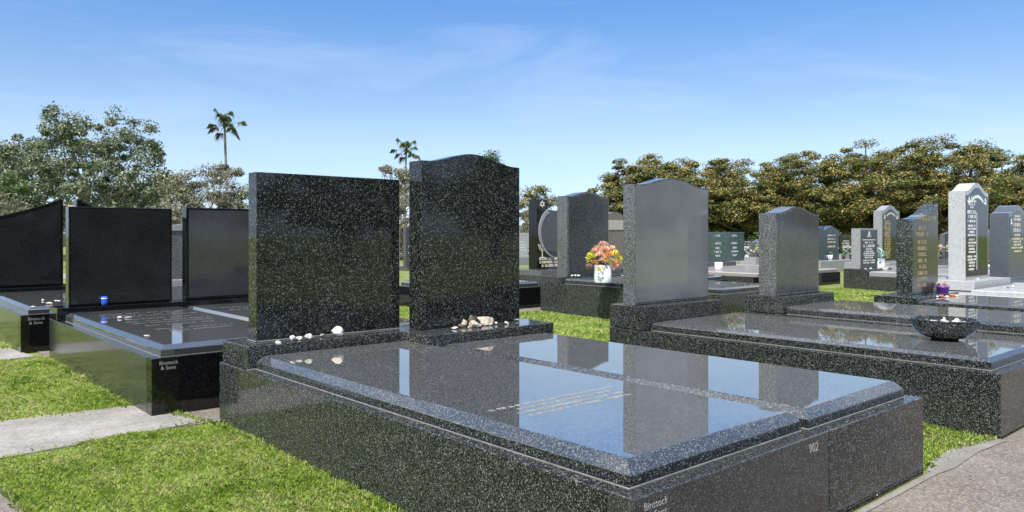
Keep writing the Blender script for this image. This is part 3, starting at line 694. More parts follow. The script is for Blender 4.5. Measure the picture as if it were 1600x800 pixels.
pebble(725, 510.5, zb, 12, 12, M_PEBB, 'upright pinkish tan stone left of the dark stone in the pile', g2, 13)
pebble(737, 509, zb, 14, 19, M_PEBD, 'dark brown stone topmost in the tan rock pile', g2, 14, name='rock')
pebble(740, 511.5, zb, 17, 12, M_PEBB, 'tan angular stone at the front middle of the rock pile', g2, 15, name='rock')
pebble(747, 511.5, zb, 14, 6.5, M_PEBG, 'low grey stone at the foot of the tan rock pile', g2, 16)
pebble(732.5, 512.5, zb, 4, 3.5, M_PEBW, 'tiny white pebble in front of the dark stone of the pile', g2, 17)
pebble(757, 508, zb, 30, 17, M_PEBB, 'biggest tan rock forming the right side of the pile', g2, 18, name='rock', sub=3)
pebble(775, 507, zb, 6, 4.5, M_PEBW, 'small white pebble just right of the rock pile', g2, 19)
pebble(792, 506.5, zb, 7.5, 6, M_PEBW, 'round bright white pebble between the pile and the headstone corner', g2, 20)
pebble(807, 501.5, zb, 8, 4, M_PEBG, 'small grey shell like pebble at the right end of the base', g2, 21)
# left grave
pebble(90, 472, .50, 9, 4.5, M_PEBW, 'pinkish white pebble at left corner of the black double grave base', 'pebbles on the left graves', 31)
pebble(77, 475, .456, 13, 3, M_PEBB, 'flat pinkish pebble by the corner of the black double grave', 'pebbles on the left graves', 32)
pebble(67, 470, .456, 5, 3, M_PEBW, 'tiny pale pebble on ledger at the far left grave', 'pebbles on the left graves', 33)
pebble(51, 480, .456, 8, 2, M_PEBW, 'flat white chip on the far left ledger', 'pebbles on the left graves', 34)
pebble(187, 497.5, .456, 10, 3.5, M_PEBW, 'left one of two white chips on the black ledger', 'pebbles on the left graves', 35)
pebble(200, 497, .456, 13, 2.5, M_PEBG, 'right one of two pale chips on the black ledger', 'pebbles on the left graves', 36)
pebble(229, 525, .456, 12, 1.5, M_PEBW, 'thin white sliver near the middle of the black ledger', 'pebbles on the left graves', 37)
pebble(266, 467, .501, 8, 4, M_PEBW, 'white pebble on base between the two black rectangular headstones', 'pebbles on the left graves', 38)
# petals on P base
for k, dx in enumerate((-9, -4, 1, 6)):
    pebble(898 + dx, 431.5, .546, 6, 2.6, M_PEBW, ['leftmost', 'second from left', 'third from left', 'rightmost'][k] + ' of four white pebbles on the base behind the flower vase', 'white pebbles behind the flower vase', 41 + k)
# around purple pot
for k, (px, py, wpx, hpx, m_, lb) in enumerate([(1453, 463, 11, 4, M_PEBW, 'cream pebble left of the purple pot'), (1463, 464.5, 8, 3.5, M_PEBW, 'small white pebble in front left of the purple pot'), (1471, 464, 13, 4, M_PEBR, 'red flat stone in front of the purple pot'), (1479, 465, 9, 3.5, M_PEBB, 'tan pebble in front right of the purple pot'), (1487, 462.5, 12, 4, M_PEBR, 'reddish stone right of the purple pot'), (1494, 462.5, 9, 3, M_PEBW, 'pale pebble farthest right of the purple pot')]):
    pebble(px, py, .471, wpx, hpx, m_, lb, 'pebbles around the purple pot', 51 + k)
pebble(1527, 437.5, .521, 8, 3, M_PEBW, 'small white pebble on white base step below the black panel', 'pebbles on the white grave', 58)
for k, px in enumerate((1568, 1575, 1583)):
    pebble(px, 449 + (k % 2), .441, 6, 3, (M_PEBW, M_PEBG, M_PEBW)[k], ['leftmost', 'middle grey', 'rightmost'][k] + ' of three pebbles on the white grave ledger', 'pebbles on the white grave', 60 + k)
for k in range(14):
    px = 1346 + k * 3.6 + random.uniform(-1, 1); py = 420 - .5 + random.uniform(-1.2, 2.5) + (2 if k > 6 else 0)
    x_, y_ = at(px, py, .421 if k < 7 else .401)
    pebble(px, py, .421 if k < 7 else .401, random.uniform(5, 9), random.uniform(2.5, 4.5), [M_PEBW, M_PEBG, M_PEBW, M_PEBB][k % 4], 'pale pebble in the row laid before the pale sided headstone with white lettering', 'pebbles before the pale sided headstone', 70 + k)
# loose stones on path by the plinth corner
pebble(1434, 739, .012, 7, 6, M_PEBG, 'small grey stone on the ground at the right corner of the nearest grave', 'loose stones on the path', 90)
pebble(1368, 775, .012, 7, 4, M_PEBW, 'tiny pale stone on the kerb line below the number 902', 'loose stones on the path', 91)

# ------------------------------------------------------------------ bowl
def lathe(prof, seg=64, cap=True):
    bm = bmesh.new(); rings = []
    for r_, z in prof: rings.append([bm.verts.new((r_ * math.cos(2 * math.pi * i / seg), r_ * math.sin(2 * math.pi * i / seg), z)) for i in range(seg)])
    for a, b in zip(rings, rings[1:]):
        for i in range(seg): bm.faces.new([a[i], a[(i + 1) % seg], b[(i + 1) % seg], b[i]])
    if cap: bm.faces.new(rings[0][::-1]); bm.faces.new(rings[-1])
    for f in bm.faces: f.smooth = len(f.verts) == 4
    return bm
bx, by = at(1476, 530, .449)
p = root('stone_bowl', (bx, by, .449), 'round black granite bowl holding white pebbles on the polished ledger', 'bowl')
prof = [(.085, .0), (.088, .012)] + [(.088 + .123 * math.sin(R(a)) , .012 + .125 * (1 - math.cos(R(a)))) for a in range(8, 86, 7)] + [(.213, .136), (.213, .143), (.203, .144), (.198, .132), (.17, .10), (.10, .095)]
ob = mesh_obj('bowl_body', lathe(prof), G_BOLD, p)
for k in range(26):
    a = random.uniform(0, 6.28); r_ = .155 * math.sqrt(random.random())
    me = rock_mesh(random.uniform(.016, .03), random.uniform(.014, .024), random.uniform(.014, .024), M_PEBW if k % 5 else M_PEBG, 100 + k)
    ob = bpy.data.objects.new('pebble', me); COL.objects.link(ob)
    place(ob, (bx + r_ * math.cos(a), by + r_ * math.sin(a), .449 + .084 + .016 * (1 - (r_ / .155) ** 2) + random.uniform(0, .018)), a)
    tag(ob, 'white pebble heaped inside the black granite bowl', 'pebble', 'pebbles inside the bowl')

# ------------------------------------------------------------------ flowers and pots
def bloom_bm(r_, n, seed, cup=.5, wd=.42):
    """a full flower head: curled petals over the upper part of a dome"""
    rnd = random.Random(seed); bm = bmesh.new(); cnt = n * 5
    for k in range(cnt):
        zz = 1 - 1.35 * (k + .5) / cnt; a = k * 2.39996 + rnd.uniform(-.2, .2); q = math.sqrt(max(0, 1 - zz * zz))
        d = Vector((q * math.cos(a), q * math.sin(a), zz)); s = d.cross(Vector((.3, .2, 1))).normalized(); u = s.cross(d)
        w2 = r_ * wd * rnd.uniform(.5, .8); L_ = r_ * rnd.uniform(.85, 1.15); c = d * r_ * .35
        pts = [c, c + (d * .45 + u * .12) * L_ + s * w2 * .6, c + (d * .75 + u * .35) * L_, c + (d * .45 + u * .12) * L_ - s * w2 * .6]
        vs = [bm.verts.new(x) for x in pts]; bm.faces.new([vs[0], vs[1], vs[2]]); bm.faces.new([vs[0], vs[2], vs[3]])
    return bm
def blade_bm(n, L_, seed, droop=.3, wd=.12):
    rnd = random.Random(seed); bm = bmesh.new()
    for k in range(n):
        a = rnd.uniform(0, 6.28); e2 = rnd.uniform(.1, 1.3); l = L_ * rnd.uniform(.6, 1)
        s = Vector((-math.sin(a), math.cos(a), 0)) * l * wd; prev = None; pos = Vector((0, 0, 0))
        for j in range(5):
            t = j / 4; ee = e2 - droop * 3 * t * t
            q = s * (.5 + .5 * math.sin(math.pi * min(1, t + .2))) * (1 - t * .9)
            cur = (bm.verts.new(pos - q), bm.verts.new(pos + q))
            if prev: bm.faces.new([prev[0], prev[1], cur[1], cur[0]])
            prev = cur; pos = pos + Vector((math.cos(a) * math.cos(ee), math.sin(a) * math.cos(ee), math.sin(ee))) * l / 4
    return bm
def bouquet(name, loc, label, spec, leaf=M_LEAFD, leafL=.15, nleaf=22, group=None, cat='flowers'):
    p = root(name, loc, label, cat, group)
    f = mesh_obj('foliage', blade_bm(nleaf, leafL, int(loc[0] * 100), .08), leaf, p)
    for k, (dx, dy, dz, r_, m_, cup) in enumerate(spec):
        ob = mesh_obj('bloom', bloom_bm(r_, 7, k + int(loc[1] * 50), cup), m_, p)
        ob.location = (dx, dy, dz); ob.rotation_euler = (dy * -4, dx * 4, k)
    return p
# white ceramic vase with orange bouquet
vx, vy = at(942, 441.5, .527); D = vx * ca + vy * sa; vw = 27 / FPX * D / 2; vh = 27.5 / FPX * D
p = root('flower_vase', (vx, vy, .527), 'plain white ceramic vase holding orange and lime flowers', 'vase')
mesh_obj('vase_body', lathe([(vw * .97, 0), (vw, .008), (vw, vh), (vw * .93, vh), (vw * .93, vh - .1), (vw * .2, vh - .1)], 48), M_CERAMIC, p)
rv = Vector((sa, -ca, 0)); fv = Vector((-ca, -sa, 0))   # picture right, towards viewer
def bq(lst, s):  # (right px, up px, toward m, r px, mat, cup)
    return [(rv.x * a * s + fv.x * c, rv.y * a * s + fv.y * c, b * s, r_ * s, m_, cup) for a, b, c, r_, m_, cup in lst]
s = D / FPX
spec = bq([(-18, 10, .05, 9.5, M_LIME, .5), (18, 14, .05, 9, M_LIME, .6), (-6, 14, .08, 8, M_PEACH, .4), (2, 22, .02, 9, M_PEACH, .6), (8, 14, .1, 8, M_ORANGE, .4), (-9, 24, 0, 7, M_PINK, .6), (14, 24, -.03, 7, M_PEACH, .6), (-2, 6, .12, 7, M_PEACH, .3), (6, 4, .12, 6.5, M_LIME, .3), (22, 1, .08, 7.5, M_ORANGE, .3), (19, -4, .08, 6, M_PINK, .2), (-22, -3, .04, 6, M_PINK, .2), (-7, -8, .14, 5.5, M_LIME, .2), (-2, 31, -.02, 6, M_PINK, .7), (4, 31, -.04, 6, M_PEACH, .7), (-14, 2, .08, 6, M_ORANGE, .3), (12, 6, .1, 6, M_PEACH, .4), (-13, 20, .02, 7, M_PEACH, .5), (24, 9, .02, 6, M_LIME, .5)], s)
bouquet('flower_bouquet', (vx, vy, .527 + vh), 'bouquet of peach, orange and lime yellow flowers spilling over a white vase', spec, M_LEAFD, .22, 34)
# blue glass on left base
gx, gy = col(163, Y=8.085); 
p = root('candle_glass', (gx, gy - .0, .502), 'small blue glass candle holder standing at the black headstone', 'candle holder')
mesh_obj('glass_cup', lathe([(.022, 0), (.026, .01), (.027, .08), (.024, .082), (.022, .03), (.005, .03)], 24), M_BLUEGLASS, p)
mesh_obj('rim_ring', lathe([(.0285, .062), (.0285, .068), (.026, .068), (.026, .062)], 24, False), M_WHITE, p)
# purple pot
px_, py_ = at(1473, 461, .472); D = px_ * ca + py_ * sa
p = root('purple_pot', (px_, py_, .472), 'purple plastic flower pot standing on the green fleck grave', 'flower pot')
mesh_obj('pot_body', lathe([(.054, 0), (.056, .004), (.066, .085), (.073, .087), (.074, .103), (.068, .104), (.064, .08), (.01, .078)], 32), M_PURPLE, p)
spec = [(random.uniform(-.05, .05), random.uniform(-.05, .05), random.uniform(0, .03), .028, [M_DRY, M_PINK, M_DRY, M_WPET][k % 4], .6) for k in range(10)]
bouquet('dried_flowers', (px_, py_, .572), 'dry brown flower heads filling the purple pot', spec, M_DRY, .06, 12)
# white box vase with teal bouquet
bx_, by_ = at(1373, 417.5, .421); D = bx_ * ca + by_ * sa
p = root('box_vase', (bx_, by_, .423), 'square white box vase with teal flowers between the two lettered headstones', 'vase')
boxo('box_body', -.10, .10, -.08, .08, 0, .20, M_CERAMIC, p); boxo('dark_slot', -.07, -.02, -.083, -.079, .09, .12, M_PLUM, p)
p.rotation_euler = (0, 0, R(-20))
spec = [(random.uniform(-.12, .12), random.uniform(-.08, .08), random.uniform(0, .16), .075, [M_TEAL, M_TEAL, M_WPET, M_TEAL][k % 4], .4) for k in range(12)] + [(-.16, 0, .22, .05, M_PLUM, .4), (-.05, 0, .27, .05, M_PLUM, .5), (-.2, .02, .12, .05, M_PLUM, .3)]
bouquet('flower_bouquet', (bx_, by_, .63), 'pale teal bouquet with plum sprigs in the square white box vase', spec, M_LEAFD, .2, 12)
# steel cup on the green grave
cx_, cy_ = at(1123, 422, .372); 
p = root('white_cylinder_vase', (cx_, cy_, .373), 'small shiny white cylinder vase below the blue green headstone', 'vase')
mesh_obj('vase_body', lathe([(.085, 0), (.09, .005), (.09, .17), (.085, .175), (.08, .12), (.01, .12)], 32), M_CERAMIC, p)
# cup and plant before the navy pair
cx_, cy_ = at(1297, 406, .34); s_ = (cx_ * ca + cy_ * sa) / FPX
p = root('white_pot', (cx_, cy_, .33), 'white pot with a green plant before the navy headstones', 'flower pot')
mesh_obj('pot_body', lathe([(3 * s_, 0), (4 * s_, 8 * s_), (3.6 * s_, 8 * s_), (3 * s_, 5 * s_), (.01, 5 * s_)], 20), M_CERAMIC, p)
bouquet('green_plant', (cx_, cy_, .33 + 7 * s_), 'soft green leafy plant in the small white pot', [], petal('leaf_soft', (.14, .25, .15)), 9 * s_, 40, cat='plant')
# flower clusters among the far graves
def cluster(px, py, z, wpx, hpx, mats, label, seed, base_m=M_CERAMIC):
    x, y = at(px, py, z); s = (x * ca + y * sa) / FPX; rnd = random.Random(seed)
    p = root('potted_flowers', (x, y, z), label, 'potted flowers')
    mesh_obj('pot', lathe([(wpx * .16 * s, 0), (wpx * .24 * s, hpx * .3 * s), (wpx * .2 * s, hpx * .3 * s), (wpx * .1 * s, hpx * .2 * s)], 16), base_m, p)
    mesh_obj('foliage', blade_bm(26, wpx * .5 * s, seed, .3), M_LEAFD, p).location = (0, 0, hpx * .28 * s)
    for k in range(14):
        a = rnd.uniform(-1, 1); b = rnd.uniform(.3, 1)
        ob = mesh_obj('bloom', bloom_bm(rnd.uniform(.12, .2) * wpx * s, 6, seed + k, .4, .6), mats[k % len(mats)], p)
        ob.location = (rv.x * a * wpx * .42 * s + fv.x * rnd.uniform(-.1, .2), rv.y * a * wpx * .42 * s + fv.y * rnd.uniform(-.1, .2), b * hpx * s)
W3 = [M_WPET, M_WPET, M_PINK]
cluster(1167, 405, .4, 13, 20, [M_WPET], 'white flowers and cross shaped ornament right of the blue green headstone', 201)
cluster(1187, 402, .4, 17, 20, [M_DRY, M_WPET, M_LIME], 'dry cream flowers left of the short hump topped headstone', 202, M_PEBD)
cluster(1318, 405, .4, 14, 20, [M_WPET, M_WPET, M_TEAL], 'white and pale green flowers right of the navy headstones', 203, M_PEBD)
cluster(1330, 405, .4, 13, 22, [M_PEACH, M_PINK, M_WPET], 'peach flowers left of the pale sided headstone', 204, M_PEBD)
cluster(1546, 421, .4, 12, 26, [M_RED, M_ORANGE], 'red orange flowers just right of the tall white headstone', 205, M_CERAMIC)
cluster(1553, 425, .4, 11, 18, [M_DRY, M_PINK], 'brownish pink flowers below the red orange ones', 206, M_PEBD)
cluster(1470, 404, .4, 16, 22, [M_WPET, M_PINK, M_DRY], 'pale flowers in the gap right of the swooping headstone', 207, M_PEBD)
cluster(1562, 418, .4, 10, 30, [M_WPET, M_PINK, M_WPET], 'white flowers against the left side of the blue grey headstone', 208, M_PEBD)
cluster(629, 405, .3, 7, 12, [M_PINK, M_WPET], 'pink flowers seen in the gap between the two nearest headstones', 209, M_PEBD)
cluster(826, 398, .4, 6, 10, [M_RED, M_WPET], 'red and white flowers left of the crescent headstone', 210, M_PEBD)
cluster(1394, 398, .4, 9, 14, [M_WPET], 'small white flowers behind the swooping headstone', 211, M_PEBD)

# ------------------------------------------------------------------ trees
def leaves_mesh(name, C, Rr, n_per, size, m, flat=.6, up=.35, seed=0, shell=.55):
    """C: (k,3) clump centres, Rr: (k,) radii -> small folded leaf faces through each clump"""
    g = np.random.default_rng(seed); k = len(C); n = k * n_per
    d = g.normal(size=(n, 3)); d /= np.linalg.norm(d, axis=1)[:, None]
    rad = (shell + (1 - shell) * g.random(n)) ** .8
    loose = g.random(n) < .38; rad = np.where(loose, np.minimum(np.abs(g.normal(size=n)) * .6, 1.2), rad)
    rr = np.repeat(Rr, n_per)
    P = np.repeat(C, n_per, axis=0) + d * (rad * rr)[:, None] * np.array([1, 1, flat])
    nrm = d * .8 + g.normal(size=(n, 3)) * .7 + np.array([0, 0, up]); nrm /= np.linalg.norm(nrm, axis=1)[:, None]
    a = np.cross(nrm, g.normal(size=(n, 3))); a /= np.linalg.norm(a, axis=1)[:, None]; b = np.cross(nrm, a)
    s = (size * (.6 + .8 * g.random(n)))[:, None]
    V = np.stack([P - a * s, P - b * s * .42, P + a * s, P + b * s * .42], axis=1).reshape(-1, 3)
    me = bpy.data.meshes.new(name); me.vertices.add(len(V)); me.vertices.foreach_set('co', V.astype(np.float32).ravel())
    me.loops.add(n * 4); me.loops.foreach_set('vertex_index', np.arange(n * 4, dtype=np.int32))
    me.polygons.add(n); me.polygons.foreach_set('loop_start', np.arange(0, n * 4, 4, dtype=np.int32))
    me.update(calc_edges=True); me.materials.append(m)
    return me
def tube(bm, pts, rads, seg=7):
    rings = []
    for i, q in enumerate(pts):
        q = Vector(q); t = (Vector(pts[min(i + 1, len(pts) - 1)]) - Vector(pts[max(i - 1, 0)])).normalized()
        u = t.orthogonal().normalized(); v = t.cross(u)
        rings.append([bm.verts.new(q + (u * math.cos(6.2832 * k / seg) + v * math.sin(6.2832 * k / seg)) * rads[i]) for k in range(seg)])
    for a, b in zip(rings, rings[1:]):
        off = min(range(seg), key=lambda s: (a[0].co - b[s].co).length)
        for i in range(seg):
            f = bm.faces.new([a[i], a[(i + 1) % seg], b[(i + 1 + off) % seg], b[(i + off) % seg]]); f.smooth = True
def make_tree(name, label, cat, loc, h, wd, trunk_h, nclump, n_per, size, lm, bark, seed, clump_r=.12, flat=.6, up=.35, group=None, shape='round', low=.25, gaps=.0, depth=.9, trunk_r=.03):
    g = np.random.default_rng(seed); rnd = random.Random(seed)
    C = []; Rr = []
    while len(C) < nclump:
        u = g.normal(size=3); u /= np.linalg.norm(u); r_ = g.random() ** (.28)
        zc = low + (1 - low) * .5; x, y, z = u * r_
        if shape == 'umbrella':
            zz = low + (1 - low) * (.5 + .5 * z) * (1 - .28 * (x * x + y * y))
            sc = .72 + .28 * (zz > .35)
        else:
            zz = zc + z * (1 - low) * .5; sc = 1.0
        lob = 1 + .22 * mnoise.noise(Vector((u[0] * 1.7 + seed, u[1] * 1.7, u[2] * 1.7)))
        if gaps and mnoise.noise(Vector((x * 3 + seed, y * 3, zz * 4))) < -.35 + gaps: continue
        C.append((x * wd / 2 * sc * lob, y * wd / 2 * depth * sc * lob, (zz * (.9 + .1 * lob)) * h)); Rr.append(h * clump_r * (.5 + 1.0 * g.random() ** 1.5))
    C = np.array(C); Rr = np.array(Rr); C[:, 2] = np.minimum(C[:, 2], h - Rr * flat * .6)
    p = root(name, loc, label, cat, group)
    me = leaves_mesh('crown', C, Rr, n_per, size, lm, flat, up, seed)
    ob = bpy.data.objects.new('crown', me); COL.objects.link(ob); ob.parent = p
    bm = bmesh.new(); tr = h * trunk_r
    fork = Vector((rnd.uniform(-.03, .03) * h, rnd.uniform(-.03, .03) * h, trunk_h))
    tube(bm, [(0, 0, -.1), (tr * .2, 0, trunk_h * .5), fork], [tr * 1.35, tr * 1.05, tr * .9], 9)
    idx = g.permutation(len(C))[:14]
    for i in idx:
        c = Vector(C[i]); mid = fork.lerp(c, .5) + Vector((rnd.uniform(-.05, .05) * h, rnd.uniform(-.05, .05) * h, -.02 * h))
        tube(bm, [fork - Vector((0, 0, .05)), fork.lerp(mid, .55), mid, c], [tr * .55, tr * .4, tr * .28, tr * .1], 6)
        for j in g.permutation(len(C))[:40]:
            c2 = Vector(C[j])
            if (c2 - c).length < h * .28 and j != i:
                tube(bm, [mid, mid.lerp(c2, .55) + Vector((0, 0, -.01 * h)), c2], [tr * .22, tr * .14, tr * .05], 5); break
    mesh_obj('trunk', bm, bark, p)
    return p
def tree_at(px, D, **kw):
    x, y = col(px, D=D); return make_tree(loc=(x, y, 0), **kw)
def H(py, D): return CAMH + (HY - py) / FPX * D
# left
tree_at(142, 36, name='broadleaf_tree', label='largest grey green tree at left with pale trunk, rising above the black headstones', cat='tree', h=H(162, 36), wd=6.9, trunk_h=2.4, nclump=230, n_per=170, size=.075, lm=LM_GREY, bark=M_BARKPALE, seed=21, clump_r=.062, flat=.75, low=.12, gaps=.2, trunk_r=.025)
tree_at(45, 39, name='broadleaf_tree', label='grey green tree at far left edge, lower than the large one beside it', cat='tree', h=H(218, 39), wd=5.2, trunk_h=1.6, nclump=90, n_per=240, size=.09, lm=LM_GREY, bark=M_BARK, seed=22, clump_r=.10, flat=.75, low=.1, gaps=.08)
tree_at(-45, 40, name='broadleaf_tree', label='tree cut off by the left picture edge', cat='tree', h=H(215, 40), wd=5.0, trunk_h=1.6, nclump=80, n_per=220, size=.1, lm=LM_GREY, bark=M_BARK, seed=23, clump_r=.11, low=.1)
tree_at(14, 32, name='dark_shrub', label='dark green dense shrub low at the far left edge', cat='shrub', h=H(268, 32), wd=2.3, trunk_h=.8, nclump=40, n_per=260, size=.06, lm=LM_DARK, bark=M_BARK, seed=24, clump_r=.13, low=.02)
tree_at(10, 26, name='pale_shrub', label='pale silvery bush above the wave topped headstone at far left', cat='shrub', h=H(300, 26), wd=2.3, trunk_h=.5, nclump=36, n_per=260, size=.045, lm=LM_PALE, bark=M_BARKPALE, seed=25, clump_r=.15, low=.02)
tree_at(208, 44, name='broadleaf_tree', label='shadowy low tree filling behind the right side of the largest left tree', cat='tree', h=H(285, 44), wd=4.5, trunk_h=1.2, nclump=70, n_per=220, size=.09, lm=LM_GREY, bark=M_BARK, seed=26, clump_r=.13, low=.05)
tree_at(262, 47, name='broadleaf_tree', label='small olive tree between the largest left tree and the pale branching tree', cat='tree', h=H(272, 47), wd=3.2, trunk_h=1.2, nclump=40, n_per=200, size=.09, lm=LM_FIG, bark=M_BARK, seed=27, clump_r=.12, low=.05, gaps=.1)
tree_at(322, 33, name='pale_tree', label='pale silvery tree with visible branches behind the right black rectangular headstone', cat='tree', h=H(252, 33), wd=3.5, trunk_h=1.3, nclump=80, n_per=220, size=.06, lm=LM_PALE, bark=M_BARKPALE, seed=28, clump_r=.10, low=.15, gaps=.12, trunk_r=.022)
tree_at(275, 30, name='pale_shrub', label='pale shrub seen in the gap between the two black rectangular headstones', cat='shrub', h=H(315, 30), wd=2.2, trunk_h=.5, nclump=36, n_per=220, size=.05, lm=LM_PALE, bark=M_BARKPALE, seed=29, clump_r=.14, low=.02)
tree_at(388, 42, name='broadleaf_tree', label='green tree just behind the left edge of the wide speckled headstone', cat='tree', h=H(282, 42), wd=3.6, trunk_h=1.2, nclump=50, n_per=220, size=.08, lm=LM_GREY, bark=M_BARK, seed=30, clump_r=.13, low=.05)
tree_at(470, 45, name='broadleaf_tree', label='tree hidden mostly behind the wide speckled headstone', cat='tree', h=H(300, 45), wd=5, trunk_h=1.2, nclump=50, n_per=200, size=.1, lm=LM_GREY, bark=M_BARK, seed=31, clump_r=.13, low=.05)
tree_at(606, 38, name='pale_tree', label='sparse cream coloured tree left of the gap between the nearest headstones', cat='tree', h=H(252, 38), wd=2.9, trunk_h=1.6, nclump=45, n_per=160, size=.065, lm=LM_PALE, bark=M_BARKPALE, seed=32, clump_r=.09, low=.35, gaps=.18)
tree_at(634, 35, name='pale_shrub', label='pale bush in the gap between the nearest headstones', cat='shrub', h=H(302, 35), wd=2.2, trunk_h=.6, nclump=40, n_per=240, size=.05, lm=LM_PALE, bark=M_BARKPALE, seed=33, clump_r=.14, low=.02)
tree_at(838, 50, name='broadleaf_tree', label='small dark tree rising behind the gold star headstone', cat='tree', h=H(288, 50), wd=2.6, trunk_h=1.4, nclump=40, n_per=200, size=.08, lm=LM_FIG, bark=M_BARK, seed=34, clump_r=.12, low=.2)
tree_at(850, 38, name='pale_shrub', label='silvery bush between the nearest tall headstone and the dark hump topped headstone', cat='shrub', h=H(302, 38), wd=3.0, trunk_h=.6, nclump=46, n_per=220, size=.055, lm=LM_PALE, bark=M_BARKPALE, seed=35, clump_r=.13, low=.02)
tree_at(765, 60, name='broadleaf_tree', label='leafy green treetop peeping over the curved top of the tall speckled headstone', cat='tree', h=H(236, 60), wd=2.2, trunk_h=3, nclump=40, n_per=160, size=.09, lm=LM_DARK, bark=M_BARK, seed=36, clump_r=.10, low=.4)
# fig row on the right
figs = [(1008, 45, 238, 5.2), (1062, 43, 244, 5.8), (1160, 44, 240, 6.2), (1262, 43, 236, 6.4), (1370, 42, 222, 7.2), (1480, 40, 211, 7.4), (1565, 42, 232, 6.4), (1650, 44, 240, 7)]
lab = ['leftmost spreading fig tree, rising left of the tall grey headstone', 'brownish fig tree directly behind the tall grey headstone', 'fig tree between the tall grey and the short headstone', 'fig tree behind the short hump topped headstone', 'fig tree above the gold lettered headstone', 'tallest fig tree, left of and above the white headstone', 'fig tree above the blue grey headstone', 'fig tree cut off by the right picture edge']
for k, ((px, D, py, wd), lb) in enumerate(zip(figs, lab)):
    tree_at(px, D, name='fig_tree', label=lb, cat='tree', h=H(py, D), wd=wd * 1.3, trunk_h=1.3, nclump=250, n_per=330, size=.068, lm=LM_FIG, bark=M_BARK, seed=60 + k, clump_r=.095, flat=.40, up=1.1, group='spreading fig trees behind the graves', shape='umbrella', low=.16, gaps=.05, trunk_r=.04)
for k, (px, D, py, wd) in enumerate([(1020, 52, 300, 6), (1230, 53, 300, 7), (1330, 52, 305, 7), (1440, 52, 300, 7), (1550, 50, 290, 7), (1125, 54, 300, 6)]):
    tree_at(px, D, name='hedge_bush', label=['left end bush', 'bush right of the short headstone', 'bush left of the gold lettered headstone', 'bush behind the swooping headstone', 'bush at the right end', 'bush above the blue green headstone'][k] + ' in the dark row under the fig trees', cat='bush', h=H(py, D), wd=wd, trunk_h=.6, nclump=60, n_per=220, size=.11, lm=LM_DARK, bark=M_BARK, seed=90 + k, clump_r=.2, low=.02, group='dark bushes under the fig trees')
# unseen fig copies added behind the viewer to give the polished stone dark reflections
src = [o_ for o_ in bpy.data.objects if o_.name.startswith('fig_tree')][:4]
for k, (x, y) in enumerate([(-6, -24), (2, -25), (10, -24), (18, -23), (26, -22), (34, -19), (41, -13), (-14, -22)]):
    q = src[k % 4]; c = q.copy(); COL.objects.link(c); c.location = (x, y, 0); c.rotation_euler = (0, 0, k * 1.3)
    c['label'] = 'added unseen fig tree behind the viewer, a dark reflection for the polished headstones'; c['group'] = 'added unseen trees behind the viewer'
    for ch in q.children:
        d = ch.copy(); COL.objects.link(d); d.parent = c
# palms
def palm(px, D, py_top, lean, label, seed):
    x, y = col(px, D=D); h = H(py_top, D); rnd = random.Random(seed)
    p = root('fan_palm', (x, y, 0), label, 'palm tree', 'tall fan palms')
    bm = bmesh.new(); ch = h - 1.35
    tube(bm, [(lean * .0, 0, -.1), (lean * .35, 0, ch * .3), (lean * .15, 0, ch * .6), (0 - lean * .1, 0, ch)], [.15, .12, .10, .09], 10)
    mesh_obj('trunk', bm, M_BARKGREY, p)
    mesh_obj('dead_skirt', blade_bm(60, 1.1, seed, .9, .05), LM_PALMDRY, p).location = (-lean * .1, 0, ch - .05)
    for k in range(20):
        a = k * 2.399 + rnd.uniform(-.3, .3); el = (1.45 - .06 * k if k < 9 else 1.0 - 1.5 * ((k - 9) / 10)) + rnd.uniform(-.12, .12); Lp = rnd.uniform(.35, .7) if k < 9 else rnd.uniform(.75, 1.25)
        d = Vector((math.cos(a) * math.cos(el), math.sin(a) * math.cos(el), math.sin(el)))
        bm = bmesh.new(); tip = d * Lp + Vector((0, 0, -.1 * (1 - math.sin(el))))
        tube(bm, [(0, 0, 0), d * Lp * .5, tip], [.025, .018, .015], 4)
        s_ = d.cross(Vector((0, 0, 1))).normalized(); nn = s_.cross(d)
        for j in range(17):
            th = (j - 8) / 8 * 1.75; bl = (.68 - .14 * abs(th)) * rnd.uniform(.85, 1.1)
            dd = (d * math.cos(th) + s_ * math.sin(th)).normalized()
            e1 = tip + dd * bl * .6; e2 = tip + dd * bl + Vector((0, 0, -.5 * bl - .18))
            w_ = dd.cross(nn).normalized() * .035
            v = [bm.verts.new(q) for q in (tip - w_ * .3, tip + w_ * .3, e1 + w_, e2, e1 - w_)]
            bm.faces.new(v)
        f = mesh_obj('frond', bm, LM_PALM if k < 17 else LM_PALMDRY, p); f.location = (-lean * .1, 0, ch + .1)
palm(352, 62, 172, .5, 'taller fan palm with thin bare trunk above the pale branching tree at left', 5)
palm(634, 76, 216, -.4, 'fan palm seen between the two nearest headstones', 6)

